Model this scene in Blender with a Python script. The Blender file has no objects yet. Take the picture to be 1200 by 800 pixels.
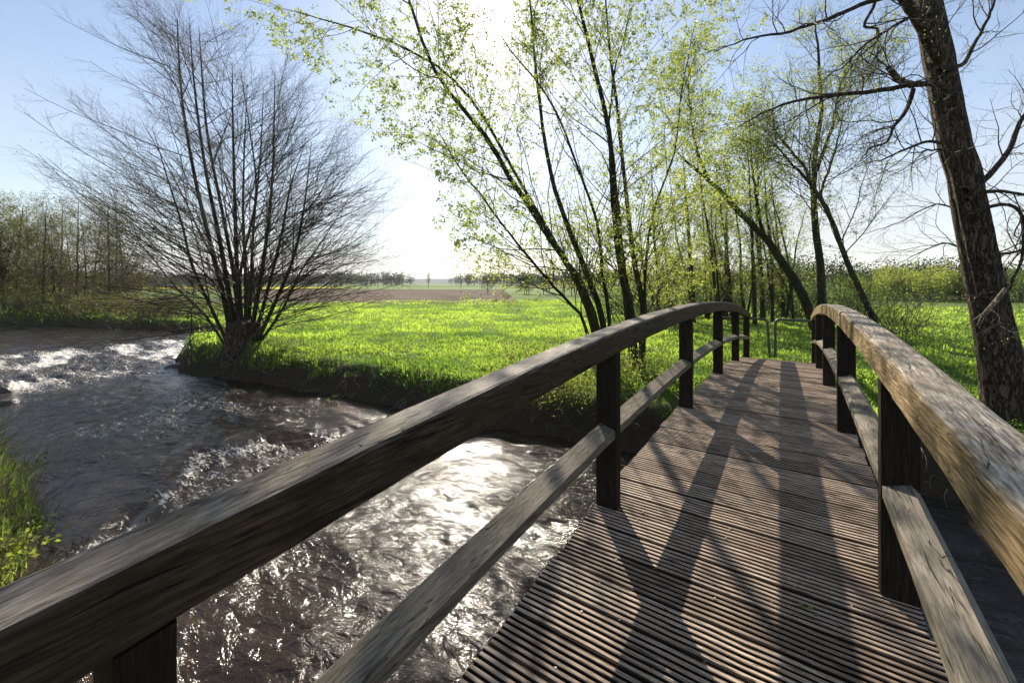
import bpy, math
import numpy as np
from mathutils import Vector
rad = math.radians
sc = bpy.context.scene
COL = sc.collection

# ------------------------------------------------------------------ frame of reference
TH = 0.5988                      # camera looks this far left of the bridge axis (+Y)
EYE = 1.9                        # meadow is z = 0
FPX = 485.0                      # focal length in 1200-px photo pixels
HY = 332.0                       # horizon row
FW = np.array([-math.sin(TH), math.cos(TH), 0.0])
RT = np.array([math.cos(TH), math.sin(TH), 0.0])

SUNV = np.array([-math.sin(rad(37.3)) * math.cos(rad(32.3)), math.cos(rad(37.3)) * math.cos(rad(32.3)), math.sin(rad(32.3))])
def at(px, py, d):
    """world point seen at photo pixel (px,py) at forward distance d"""
    p = FW * d + RT * ((px - 600.0) / FPX * d)
    p[2] = EYE + (HY - py) / FPX * d
    return p

def gd(px, d):
    p = at(px, HY, d); p[2] = 0; return p

# ------------------------------------------------------------------ mesh helpers
class Geo:
    def __init__(s):
        s.v = []; s.f = []; s.n = 0; s.m = []; s.a = []
    def add(s, verts, faces, mat=0, attr=None):
        verts = np.asarray(verts, dtype=np.float32).reshape(-1, 3)
        faces = np.asarray(faces, dtype=np.int64)
        s.v.append(verts); s.f.append(faces + s.n); s.m.append(mat)
        a = np.zeros(len(verts), dtype=np.float32) if attr is None else np.asarray(attr, dtype=np.float32)
        s.a.append(a); s.n += len(verts)
        return s
    def build(s, name, mats, parent=None, smooth=True, attr_name=None):
        me = bpy.data.meshes.new(name)
        V = np.concatenate(s.v)
        me.vertices.add(len(V)); me.vertices.foreach_set('co', V.ravel())
        tot = np.concatenate([np.full(len(f), f.shape[1], dtype=np.int32) for f in s.f])
        idx = np.concatenate([f.ravel() for f in s.f]).astype(np.int32)
        me.loops.add(len(idx)); me.loops.foreach_set('vertex_index', idx)
        me.polygons.add(len(tot))
        st = np.zeros(len(tot), dtype=np.int32); st[1:] = np.cumsum(tot)[:-1]
        me.polygons.foreach_set('loop_start', st)
        me.polygons.foreach_set('loop_total', tot)
        me.polygons.foreach_set('use_smooth', np.full(len(tot), smooth, dtype=bool))
        mi = np.concatenate([np.full(len(f), m, dtype=np.int32) for f, m in zip(s.f, s.m)])
        me.polygons.foreach_set('material_index', mi)
        if attr_name:
            at_ = me.attributes.new(attr_name, 'FLOAT', 'POINT')
            at_.data.foreach_set('value', np.concatenate(s.a))
        me.update(calc_edges=True); me.validate()
        for m in (mats if isinstance(mats, (list, tuple)) else [mats]): me.materials.append(m)
        o = bpy.data.objects.new(name, me); COL.objects.link(o)
        if parent is not None: o.parent = parent
        return o

def empty(name, loc=(0, 0, 0)):
    o = bpy.data.objects.new(name, None); COL.objects.link(o); o.location = loc; o.empty_display_size = .2
    return o

def tag(o, label=None, cat=None, group=None, kind=None):
    if label: o['label'] = label
    if cat: o['category'] = cat
    if group: o['group'] = group
    if kind: o['kind'] = kind
    return o

def reparent(o, root):
    """keep world geometry while hanging o from root (no rotation used)"""
    o.parent = root
    o.location = -np.array(root.location)

def tubes(geo, P, R, sides=4, mat=0, attr=None, flut=None):
    P = np.asarray(P, dtype=np.float64); R = np.asarray(R, dtype=np.float64)
    N, K, _ = P.shape
    T = np.gradient(P, axis=1); T /= np.linalg.norm(T, axis=2, keepdims=True) + 1e-9
    mt = T.mean(axis=1)
    ref = np.zeros((N, 3)); ref[np.arange(N), np.argmin(np.abs(mt), axis=1)] = 1
    U = np.cross(T, ref[:, None, :]); U /= np.linalg.norm(U, axis=2, keepdims=True) + 1e-9
    W = np.cross(T, U)
    a = np.arange(sides) * 2 * math.pi / sides
    rr = R[:, :, None]
    if flut is not None: rr = rr * flut(np.linspace(0, 1, K)[None, :, None], a[None, None, :])
    V = P[:, :, None, :] + (rr * np.cos(a))[..., None] * U[:, :, None, :] + (rr * np.sin(a))[..., None] * W[:, :, None, :]
    base = (np.arange(N) * K * sides)[:, None, None]
    k = np.arange(K - 1)[None, :, None]; j = np.arange(sides)[None, None, :]; j2 = (j + 1) % sides
    q = np.stack([base + k * sides + j, base + k * sides + j2, base + (k + 1) * sides + j2, base + (k + 1) * sides + j], axis=-1).reshape(-1, 4)
    at_ = None if attr is None else np.repeat(attr, K * sides)
    geo.add(V.reshape(-1, 3), q, mat, at_)

def spline(pts, K):
    pts = np.asarray(pts, dtype=float)
    n = len(pts)
    ext = np.vstack([2 * pts[0] - pts[1], pts, 2 * pts[-1] - pts[-2]])
    out = []
    for t in np.linspace(0, n - 1 - 1e-6, K):
        i = int(t); u = t - i
        p0, p1, p2, p3 = ext[i:i + 4]
        out.append(.5 * ((2 * p1) + (-p0 + p2) * u + (2 * p0 - 5 * p1 + 4 * p2 - p3) * u * u + (-p0 + 3 * p1 - 3 * p2 + p3) * u ** 3))
    return np.array(out)

def unit(v): return v / (np.linalg.norm(v, axis=-1, keepdims=True) + 1e-9)

def spawn(P, R, n, t0, t1, ln, ang, K, rng, up=.3, wob=.15, bias=None, rk=.55, rmax=.03, tip=.25, lt=(1.0, .45)):
    """n children on each parent polyline; lt = length factor at t0 and t1"""
    N, KP, _ = P.shape
    t = t0 + (t1 - t0) * ((np.arange(n)[None, :] + rng.random((N, n))) / n)
    x = t * (KP - 1); i = np.minimum(x.astype(int), KP - 2); u = (x - i)[..., None]
    I = np.arange(N)[:, None]
    A, B = P[I, i], P[I, i + 1]
    S = A * (1 - u) + B * u
    T = unit(B - A)
    r0 = R[I, i] * (1 - u[..., 0]) + R[I, i + 1] * u[..., 0]
    rv = rng.normal(size=(N, n, 3))
    if bias is not None: rv = rv + bias[:, None, :] if bias.ndim == 2 else rv + bias
    side = unit(rv - (rv * T).sum(-1, keepdims=True) * T)
    a = rng.normal(ang, ang * .18, size=(N, n))[..., None]
    D = unit(T * np.cos(a) + side * np.sin(a))
    L = ln * (lt[0] + (lt[1] - lt[0]) * ((t - t0) / max(1e-6, t1 - t0))) * rng.uniform(.6, 1.25, size=(N, n))
    S = S.reshape(-1, 3); D = D.reshape(-1, 3); L = L.ravel(); r0 = r0.ravel()
    M = len(L)
    pts = np.zeros((M, K, 3)); pts[:, 0] = S
    d = D.copy(); step = (L / (K - 1))[:, None]
    for k in range(1, K):
        d = unit(d + rng.normal(size=(M, 3)) * wob + np.array([0, 0, up / (K - 1)]))
        pts[:, k] = pts[:, k - 1] + d * step
    rs = np.minimum(r0 * rk, rmax * (L / ln) ** .7)
    Rc = rs[:, None] * np.linspace(1, tip, K)[None, :]
    return pts, Rc

def leaves(geo, P, n, size, rng, spread=.04, t0=.2, mat=0, drop=0.0, thin=0.0):
    N, K, _ = P.shape
    t = (t0 + (1 - t0) * rng.random((N, n))) * (K - 1); i = np.minimum(t.astype(int), K - 2); u = (t - i)[..., None]
    I = np.arange(N)[:, None]
    C = (P[I, i] * (1 - u) + P[I, i + 1] * u).reshape(-1, 3)
    if drop: C = C[rng.random(len(C)) > drop]
    if thin:
        q_ = C - np.array([-.3, 3.2, .5]); dist = np.linalg.norm(q_ - (q_ @ SUNV)[:, None] * SUNV, axis=1)
        C = C[rng.random(len(C)) > thin * np.exp(-(dist / 1.5) ** 2)]
    M = len(C)
    C = C + rng.normal(size=(M, 3)) * spread
    a = unit(rng.normal(size=(M, 3)) + np.array([0, 0, -.3])); b = unit(np.cross(a, rng.normal(size=(M, 3))))
    s = size * rng.uniform(.55, 1.25, size=(M, 1))
    c = np.cross(a, b) * s * .12
    V = np.stack([C, C + a * s * .45 + b * s * .30 + c, C + a * s, C + a * s * .45 - b * s * .30 + c], axis=1)
    geo.add(V.reshape(-1, 3), np.arange(M * 4).reshape(M, 4), mat, np.repeat(rng.random(M), 4))

# value noise for terrain and water
def vnoise(x, y, seed=0):
    xi = np.floor(x).astype(np.int64); yi = np.floor(y).astype(np.int64)
    fx = x - xi; fy = y - yi
    fx = fx * fx * (3 - 2 * fx); fy = fy * fy * (3 - 2 * fy)
    def h(a, b):
        n = (a * 374761393 + b * 668265263 + seed * 974634777) & 0x7fffffff
        n = ((n ^ (n >> 13)) * 1274126177) & 0x7fffffff
        return ((n ^ (n >> 16)) & 0xffff) / 65535.0
    return (h(xi, yi) * (1 - fx) + h(xi + 1, yi) * fx) * (1 - fy) + (h(xi, yi + 1) * (1 - fx) + h(xi + 1, yi + 1) * fx) * fy
def fbm(x, y, seed=0, o=4):
    s = 0; a = .5
    for k in range(o):
        s = s + a * vnoise(x * 2 ** k, y * 2 ** k, seed + k * 7); a *= .5
    return s
def sstep(a, b, x):
    t = np.clip((x - a) / (b - a), 0, 1); return t * t * (3 - 2 * t)

# ------------------------------------------------------------------ materials
def mat(name):
    m = bpy.data.materials.new(name); m.use_nodes = True
    nt = m.node_tree; b = nt.nodes['Principled BSDF']
    return m, nt, b
def N_(nt, t, **kw):
    n = nt.nodes.new(t)
    for k, v in kw.items():
        if k in n.inputs.keys() if hasattr(n.inputs, 'keys') else False: n.inputs[k].default_value = v
        else: setattr(n, k, v)
    return n
def noise(nt, vec, scale, detail=4, rough=.55, dist=0):
    n = nt.nodes.new('ShaderNodeTexNoise'); n.inputs['Scale'].default_value = scale
    n.inputs['Detail'].default_value = detail; n.inputs['Roughness'].default_value = rough
    n.inputs['Distortion'].default_value = dist
    if vec is not None: nt.links.new(vec, n.inputs['Vector'])
    return n.outputs['Fac']
def mapping(nt, scale, kind='Object', rot=(0, 0, 0)):
    tc = nt.nodes.new('ShaderNodeTexCoord'); mp = nt.nodes.new('ShaderNodeMapping')
    mp.inputs['Scale'].default_value = scale; mp.inputs['Rotation'].default_value = rot
    nt.links.new(tc.outputs[kind], mp.inputs['Vector']); return mp.outputs['Vector']
def ramp(nt, fac, stops):
    r = nt.nodes.new('ShaderNodeValToRGB'); e = r.color_ramp.elements
    while len(e) < len(stops): e.new(.5)
    for el, (p, c) in zip(e, stops): el.position = p; el.color = (*c, 1) if len(c) == 3 else c
    nt.links.new(fac, r.inputs['Fac']); return r.outputs['Color']
def mix(nt, fac, a, b, mode='MIX'):
    n = nt.nodes.new('ShaderNodeMix'); n.data_type = 'RGBA'; n.blend_type = mode
    for val, sock in ((fac, n.inputs[0]), (a, n.inputs[6]), (b, n.inputs[7])):
        if hasattr(val, 'node'): nt.links.new(val, sock)
        else: sock.default_value = val if isinstance(val, (int, float)) else (*val, 1)
    return n.outputs[2]
def math_(nt, op, a, b=0.0, c=None):
    n = nt.nodes.new('ShaderNodeMath'); n.operation = op
    for val, sock in ((a, n.inputs[0]), (b, n.inputs[1])) + (((c, n.inputs[2]),) if c is not None else ()):
        if hasattr(val, 'node'): nt.links.new(val, sock)
        else: sock.default_value = val
    return n.outputs[0]
def bump(nt, h, dist, strength=1.0, normal=None):
    n = nt.nodes.new('ShaderNodeBump'); n.inputs['Distance'].default_value = dist; n.inputs['Strength'].default_value = strength
    nt.links.new(h, n.inputs['Height'])
    if normal is not None: nt.links.new(normal, n.inputs['Normal'])
    return n.outputs['Normal']
def attr(nt, name):
    n = nt.nodes.new('ShaderNodeAttribute'); n.attribute_name = name; return n.outputs['Fac']

def wood(name, axis, cols, spec=.35, rough=.62, moss=0.0, bumpd=.004, side=None):
    m, nt, b = mat(name)
    s = {'X': (5, 75, 75), 'Y': (75, 5, 75), 'Z': (75, 75, 5)}[axis]
    s2 = {'X': (3.2, 19, 19), 'Y': (19, 3.2, 19), 'Z': (19, 19, 3.2)}[axis]
    v = mapping(nt, s); v2 = mapping(nt, s2)
    g = noise(nt, v, 1.6, 7, .65, .35); g2 = noise(nt, v2, 2.0, 4, .6, .6)
    blot = noise(nt, mapping(nt, (1, 1, 1)), 3.2, 5, .6)
    col = ramp(nt, g, [(.33, cols[0]), (.47, cols[1]), (.64, cols[2])])
    col = mix(nt, math_(nt, 'MULTIPLY', sm(nt, g2, .42, .62), .38), col, cols[3])
    col = mix(nt, math_(nt, 'MULTIPLY', sm(nt, blot, .45, .68), .5), col, cols[1], 'MIX')
    s3 = {'X': (.9, 26, 26), 'Y': (26, .9, 26), 'Z': (26, 26, .9)}[axis]
    crk = noise(nt, mapping(nt, s3), 1.1, 2, .5, .5)
    gate = sm(nt, noise(nt, mapping(nt, s2), .5, 2, .5), .40, .50)
    ck = math_(nt, 'MULTIPLY', sm(nt, math_(nt, 'ABSOLUTE', math_(nt, 'SUBTRACT', crk, .5)), .011, .003), gate)
    col = mix(nt, math_(nt, 'MULTIPLY', ck, .85), col, (.018, .014, .011))
    if moss:
        mo = sm(nt, noise(nt, mapping(nt, (1, 1, 1)), 6.5, 6, .65), .5, .66)
        col = mix(nt, math_(nt, 'MULTIPLY', mo, moss), col, (.10, .085, .022))
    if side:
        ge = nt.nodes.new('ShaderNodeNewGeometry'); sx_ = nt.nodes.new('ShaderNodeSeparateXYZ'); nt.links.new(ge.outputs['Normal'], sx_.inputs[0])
        bl = sm(nt, math_(nt, 'ADD', sx_.outputs['Z'], math_(nt, 'MULTIPLY', math_(nt, 'SUBTRACT', blot, .5), .8)), .75, .35)   # sun-bleached tops, brown weathered sides; left rail's darker side tint is painted shade
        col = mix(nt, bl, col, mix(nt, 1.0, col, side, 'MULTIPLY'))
    ra = attr(nt, 'rnd')
    col = mix(nt, math_(nt, 'MULTIPLY', ra, .75), col, mix(nt, 1.0, col, (.42, .38, .36), 'MULTIPLY'))
    nt.links.new(col, b.inputs['Base Color'])
    rr = math_(nt, 'ADD', math_(nt, 'MULTIPLY', g, .35), rough - .17)
    nt.links.new(rr, b.inputs['Roughness']); b.inputs['Specular IOR Level'].default_value = spec
    h = math_(nt, 'SUBTRACT', g, math_(nt, 'MULTIPLY', ck, .6))
    fine = noise(nt, mapping(nt, tuple(x * 3 for x in s)), 2, 4, .6)
    h = math_(nt, 'ADD', h, math_(nt, 'MULTIPLY', fine, .3))
    nt.links.new(bump(nt, h, bumpd), b.inputs['Normal'])
    return m
def sm(nt, v, a, b_):
    n = nt.nodes.new('ShaderNodeMapRange'); n.interpolation_type = 'SMOOTHSTEP'
    n.inputs['From Min'].default_value = min(a, b_); n.inputs['From Max'].default_value = max(a, b_)
    if a > b_: n.inputs['To Min'].default_value = 1; n.inputs['To Max'].default_value = 0
    nt.links.new(v, n.inputs['Value']); return n.outputs['Result']

M = {}
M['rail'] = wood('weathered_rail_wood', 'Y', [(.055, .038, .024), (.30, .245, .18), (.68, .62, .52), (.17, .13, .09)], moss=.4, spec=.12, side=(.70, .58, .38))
M['rail_shaded'] = wood('shaded_rail_wood', 'Y', [(.05, .04, .03), (.185, .155, .12), (.40, .36, .30), (.13, .10, .075)], moss=.25, spec=.12, side=(.34, .27, .20))  # rail wood with the left rail's shade painted into its colour, most on sides
M['midrail'] = wood('weathered_board_wood', 'Y', [(.08, .066, .048), (.21, .18, .135), (.36, .32, .25), (.16, .135, .095)], moss=.15, spec=.12)
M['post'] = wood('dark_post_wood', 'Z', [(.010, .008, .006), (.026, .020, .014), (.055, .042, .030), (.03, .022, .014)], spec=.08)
M['deck'] = wood('deck_wood', 'X', [(.09, .06, .042), (.44, .325, .225), (.76, .62, .47), (.19, .13, .085)], rough=.6, spec=.22, bumpd=.002)

M['grime'] = wood('groove_grime', 'X', [(.012, .009, .007), (.04, .03, .022), (.08, .06, .045), (.03, .025, .015)], spec=.05)
m, nt, b = mat('screw_steel'); b.inputs['Base Color'].default_value = (.42, .38, .33, 1); b.inputs['Metallic'].default_value = .5; b.inputs['Roughness'].default_value = .6; M['screw'] = m
m, nt, b = mat('galvanised_tube'); nz = noise(nt, mapping(nt, (1, 1, 1)), 30, 4)
nt.links.new(ramp(nt, nz, [(.3, (.06, .06, .062)), (.7, (.13, .13, .135))]), b.inputs['Base Color']); b.inputs['Metallic'].default_value = .7; b.inputs['Roughness'].default_value = .42; M['tube'] = m

def bark(name, cols, scale=14, bd=.03, stretch=.28, moss=0.0):
    m, nt, b = mat(name)
    v = mapping(nt, (1, 1, stretch))
    a_ = noise(nt, v, scale, 6, .62, .5); b_ = noise(nt, v, scale * 2.7, 5, .65, .3)
    rd = math_(nt, 'ABSOLUTE', math_(nt, 'SUBTRACT', a_, .5))
    rd2 = math_(nt, 'ABSOLUTE', math_(nt, 'SUBTRACT', b_, .5))
    e = math_(nt, 'ADD', sm(nt, rd, 0.0, .10), math_(nt, 'MULTIPLY', sm(nt, rd2, 0, .1), .35))
    wn = b_
    pl_ = noise(nt, mapping(nt, (1, 1, .5)), 5, 4)
    col = ramp(nt, math_(nt, 'MULTIPLY', e, math_(nt, 'ADD', wn, math_(nt, 'MULTIPLY', pl_, .35))), [(.08, cols[0]), (.5, cols[1]), (.95, cols[2])])
    if moss:
        mo = sm(nt, noise(nt, mapping(nt, (1, 1, .4)), 3.5, 5, .6), .5, .62)
        col = mix(nt, math_(nt, 'MULTIPLY', mo, moss), col, (.075, .085, .018))
    nt.links.new(col, b.inputs['Base Color']); b.inputs['Roughness'].default_value = .9; b.inputs['Specular IOR Level'].default_value = .2
    nt.links.new(bump(nt, math_(nt, 'ADD', e, math_(nt, 'MULTIPLY', wn, .8)), bd), b.inputs['Normal'])
    return m
M['bark'] = bark('furrowed_bark', [(.028, .019, .013), (.14, .10, .072), (.30, .225, .165)], 24, .03, .22)
M['alder_bark'] = bark('alder_bark', [(.02, .016, .01), (.06, .05, .032), (.12, .10, .065)], 22, .01, .5, .35)
M['willow_bark'] = bark('willow_bark', [(.018, .014, .008), (.055, .046, .026), (.11, .095, .05)], 24, .01, .5, .55)
M['snag'] = bark('peeled_wood', [(.12, .09, .06), (.3, .24, .17), (.45, .38, .28)], 30, .004, .3)
m, nt, b = mat('twig_bark'); b.inputs['Base Color'].default_value = (.055, .04, .03, 1); b.inputs['Roughness'].default_value = .8; M['twig'] = m
m, nt, b = mat('olive_twig_bark'); b.inputs['Base Color'].default_value = (.08, .065, .03, 1); b.inputs['Roughness'].default_value = .8; M['twig2'] = m
m, nt, b = mat('brown_twig_bark'); b.inputs['Base Color'].default_value = (.09, .065, .038, 1); b.inputs['Roughness'].default_value = .8; M['twig3'] = m
m, nt, b = mat('dry_stalk'); nt.links.new(ramp(nt, noise(nt, mapping(nt, (1, 1, 1)), 9), [(.35, (.13, .10, .06)), (.65, (.36, .29, .18))]), b.inputs['Base Color']); b.inputs['Roughness'].default_value = .8; M['dry'] = m

def leafmat(name, c0, c1, tr, tfac=.5, rnd='rnd', rough=.5):
    m, nt, b = mat(name)
    col = mix(nt, attr(nt, rnd), c0, c1)
    nt.links.new(col, b.inputs['Base Color']); b.inputs['Roughness'].default_value = rough; b.inputs['Specular IOR Level'].default_value = .35
    t = nt.nodes.new('ShaderNodeBsdfTranslucent'); nt.links.new(mix(nt, 1.0, col, tr, 'MULTIPLY'), t.inputs['Color'])
    mx = nt.nodes.new('ShaderNodeMixShader'); mx.inputs[0].default_value = tfac
    nt.links.new(b.outputs[0], mx.inputs[1]); nt.links.new(t.outputs[0], mx.inputs[2])
    nt.links.new(mx.outputs[0], nt.nodes['Material Output'].inputs['Surface'])
    return m
M['leaf'] = leafmat('spring_leaf', (.17, .22, .05), (.33, .36, .10), (1.6, 1.6, 1.0), .6)
M['leaf_olive'] = leafmat('bud_leaf', (.09, .10, .025), (.16, .16, .035), (1.5, 1.5, .9), .5)
M['leaf_dark'] = leafmat('bush_leaf', (.07, .12, .02), (.14, .20, .035), (1.5, 1.6, .9), .5)
M['grass'] = leafmat('grass_blade', (.06, .125, .022), (.27, .37, .075), (2.0, 2.0, 1.2), .6, rough=.45)

# ground
def ground_mat():
    m, nt, b = mat('meadow_ground')
    g = attr(nt, 'bank')
    v = mapping(nt, (1, 1, 1))
    n1 = noise(nt, v, .35, 5, .6); n2 = noise(nt, v, 9, 5, .7); n3 = noise(nt, v, 45, 3, .7)
    gr = mix(nt, sm(nt, n1, .35, .65), (.09, .17, .028), (.18, .26, .05))
    gr = mix(nt, math_(nt, 'MULTIPLY', sm(nt, n2, .45, .7), .45), gr, (.24, .29, .06))
    gr = mix(nt, math_(nt, 'MULTIPLY', sm(nt, n3, .5, .3), .45), gr, (.035, .06, .01))
    so = mix(nt, n2, (.04, .028, .018), (.15, .11, .07))
    so = mix(nt, math_(nt, 'MULTIPLY', sm(nt, n1, .5, .62), .3), so, (.05, .07, .015))
    nt.links.new(mix(nt, g, gr, so), b.inputs['Base Color']); b.inputs['Roughness'].default_value = .95
    b.inputs['Specular IOR Level'].default_value = .15
    nt.links.new(bump(nt, math_(nt, 'ADD', n2, math_(nt, 'MULTIPLY', n3, .6)), .12), b.inputs['Normal'])
    return m
M['ground'] = ground_mat()
def flat_mat(name, c0, c1, sc_, stretch=(1, 1, 1), rot=0):
    m, nt, b = mat(name)
    nt.links.new(mix(nt, sm(nt, noise(nt, mapping(nt, stretch, rot=(0, 0, rot)), sc_, 5, .65), .35, .65), c0, c1), b.inputs['Base Color'])
    b.inputs['Roughness'].default_value = 1; b.inputs['Specular IOR Level'].default_value = 0.05
    return m
M['soil'] = flat_mat('ploughed_soil', (.075, .055, .038), (.16, .12, .088), .10, (1, 3.5, 1), -.35)
M['rape'] = flat_mat('rapeseed_bloom', (.50, .42, .02), (.68, .58, .03), .2)
M['field'] = flat_mat('far_field_green', (.11, .17, .04), (.18, .24, .06), .02)
M['hill'] = flat_mat('far_forest_hill', (.04, .055, .035), (.07, .085, .05), .01)
M['wood_mass'] = flat_mat('far_tree_foliage', (.055, .07, .022), (.12, .13, .04), .3)
m, nt, b = mat('wet_stone'); nt.links.new(mix(nt, noise(nt, mapping(nt, (1, 1, 1)), 7, 6, .65), (.03, .027, .025), (.20, .17, .14)), b.inputs['Base Color'])
b.inputs['Roughness'].default_value = .35; nt.links.new(bump(nt, noise(nt, mapping(nt, (1, 1, 1)), 14, 6), .03), b.inputs['Normal']); M['stone'] = m

def water_mat():
    m, nt, b = mat('river_water')
    f = attr(nt, 'foam')
    tc = nt.nodes.new('ShaderNodeTexCoord')
    mp = nt.nodes.new('ShaderNodeMapping'); mp.inputs['Scale'].default_value = (1.0, 1.7, 1); nt.links.new(tc.outputs['Object'], mp.inputs['Vector'])
    v = mp.outputs['Vector']
    a = noise(nt, v, 2.0, 5, .58, .9); c = noise(nt, v, 6.5, 4, .6, .9); d = noise(nt, v, 30, 3, .6, .4)
    h = math_(nt, 'ADD', math_(nt, 'MULTIPLY', a, 1.0), math_(nt, 'ADD', math_(nt, 'MULTIPLY', c, .50), math_(nt, 'MULTIPLY', d, .075)))
    mp2 = nt.nodes.new('ShaderNodeMapping'); mp2.inputs['Scale'].default_value = (1.0, 3.0, 1); mp2.inputs['Rotation'].default_value = (0, 0, .25); nt.links.new(tc.outputs['Object'], mp2.inputs['Vector'])
    fo = noise(nt, mp2.outputs['Vector'], 5.5, 8, .78, 1.6)
    fm = math_(nt, 'MULTIPLY', sm(nt, math_(nt, 'ADD', f, math_(nt, 'MULTIPLY', math_(nt, 'SUBTRACT', fo, .5), 2.8)), .46, .88), .97)
    col = mix(nt, noise(nt, v, .7, 4), (.018, .012, .007), (.042, .028, .017))
    col = mix(nt, fm, col, (.80, .76, .69))
    nt.links.new(col, b.inputs['Base Color'])
    nt.links.new(math_(nt, 'ADD', .11, math_(nt, 'MULTIPLY', fm, .5)), b.inputs['Roughness'])
    b.inputs['IOR'].default_value = 1.33; b.inputs['Specular IOR Level'].default_value = .5
    sx_ = nt.nodes.new('ShaderNodeSeparateXYZ'); nt.links.new(tc.outputs['Object'], sx_.inputs[0])
    amp = math_(nt, 'ADD', .85, math_(nt, 'MULTIPLY', sm(nt, sx_.outputs['X'], -7.5, -5.5), .15))
    pt_ = sm(nt, noise(nt, mapping(nt, (.5, 1.1, 1)), 1.1, 3), .35, .62)
    amp = math_(nt, 'MULTIPLY', amp, math_(nt, 'ADD', .45, math_(nt, 'MULTIPLY', pt_, .75)))
    nt.links.new(bump(nt, math_(nt, 'MULTIPLY', h, amp), .072), b.inputs['Normal'])
    return m
M['water'] = water_mat()

# ------------------------------------------------------------------ terrain with the river channel
FX = [-400, -60, -38, -32.4, -24.6, -21.8, -18.5, -17.6, -16.9, -14.6, -12.4, -9.3, -7.7, -6.2, -2.9, 0, 3, 8, 20, 60, 400]
FY = [-60, -3, 3.6, 5.6, 7.8, 7.6, 7.2, 6.4, 4.9, 4.35, 4.7, 5.25, 5.45, 5.55, 6.1, 6.7, 7.2, 7.2, 6.5, 3, -20]
NX = [-400, -60, -38, -24, -17, -14.4, -13.3, -9, -6.4, -5, -3.6, -2, 0, 5, 20, 60, 400]
NY = [-70, -9, -2.0, -.2, .75, 1.15, .98, .92, .88, .55, .0, -.9, -1.2, -1.2, -1.5, -4, -28]
WZ = -.65
def river_d(x, y):
    """signed: >0 inside the channel"""
    n = .22 * (fbm(x * .9, y * .9, 5, 3) - .44)
    return np.minimum(np.interp(x, FX, FY) + n - y, y - np.interp(x, NX, NY) + n)
def ground_z(x, y):
    d = river_d(x, y)
    und = (fbm(x * .12, y * .12, 3, 4) - .47) * .35 * sstep(60, 10, np.hypot(x, y))
    fine = (fbm(x * 1.7, y * 1.7, 9, 3) - .44) * .16 * sstep(25, 6, np.hypot(x, y))
    mound = .30 * np.exp(-((x + 13.0) ** 2 + (y - 5.9) ** 2) / 1.6) + .20 * np.exp(-((x + 15.2) ** 2 / 2.5 + (y - 5.9) ** 2 / 1.2))
    nearb = .12 * np.exp(-((x + 7) ** 2 / 30 + (y + .2) ** 2 / 2))
    top = und + fine + mound + nearb
    prof = sstep(-.72, .10, d)
    edge = WZ - .10
    z = top * (1 - prof) + edge * prof
    rough = prof * (1 - prof) * 4 * sstep(40, 25, np.hypot(x, y)) * ((fbm(x * 3.2, y * 3.2, 33, 4) - .47) * .34 + (fbm(x * 9, y * 9, 35, 2) - .38) * .10)
    return z + rough - sstep(.1, 1.2, d) * .6

def warp_axis(center_lo, center_hi, step, far):
    mid = np.arange(center_lo, center_hi + 1e-6, step)
    out = [mid]; s = step; x = center_hi; ext = []
    while x < far: s *= 1.13; x += s; ext.append(x)
    out.append(np.array(ext)); s = step; x = center_lo; ext = []
    while x > -far: s *= 1.13; x -= s; ext.append(x)
    return np.concatenate([np.array(ext[::-1]), mid, np.array(out[1])])
gx = warp_axis(-25, 9, .12, 4500); gy = warp_axis(-2.2, 10.5, .09, 4500)
X, Y = np.meshgrid(gx, gy, indexing='ij')
Z = ground_z(X, Y)
nx, ny = X.shape
ii = np.arange(nx - 1)[:, None] * ny + np.arange(ny - 1)[None, :]
quads = np.stack([ii, ii + ny, ii + ny + 1, ii + 1], -1).reshape(-1, 4)
bk = sstep(-.66, -.40, river_d(X, Y) + (fbm(X * 3, Y * 3, 21, 3) - .45) * .35)
g = Geo(); g.add(np.stack([X, Y, Z], -1), quads, 0, bk.ravel())
tag(g.build('meadow_ground', M['ground'], attr_name='bank'), kind='structure')

# water sheet, with real standing waves in the riffles
def river_foam(x, y):
    # sill across the stream upstream of the bridge (oblique), and the long white rapid above it
    sx = np.interp(y, [0.4, 1.2, 1.9, 2.5, 3.4, 4.2, 5.2], [-5.2, -5.7, -6.5, -7.3, -6.9, -6.2, -5.2])
    u = x - sx
    n = fbm(x * 1.3 + 11, y * 2.6, 31, 4)
    sill = np.exp(-((u - .10) / .42) ** 2) * .58 * sstep(.34, .55, n + .05)
    tail = sstep(-.1, .3, u) * sstep(3.6, .3, u) * .44 * sstep(.38, .60, n) * sstep(5.0, 4.2, y)
    rap = sstep(-24, -20.5, x) * sstep(-13.4, -15.8, x) * (.38 + .44 * sstep(.36, .58, fbm(x * .45, y * 1.5, 41, 4)))
    rap = rap * sstep(0, 1.0, river_d(x, y) + .4)
    far = np.exp(-((x + 41) / 1.2) ** 2) * .9
    up = sstep(-7.6, -9.0, x) * sstep(-15.5, -13.0, x) * .42 * sstep(.46, .62, fbm(x * .8, y * 2.2, 51, 3))
    alder = np.exp(-((x + 10.2) / 2.2) ** 2 - ((y - 3.9) / .9) ** 2) * .55 * sstep(.4, .6, n)
    return np.clip(np.maximum.reduce([sill, tail, rap, far, up, alder]), 0, 1)
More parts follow.
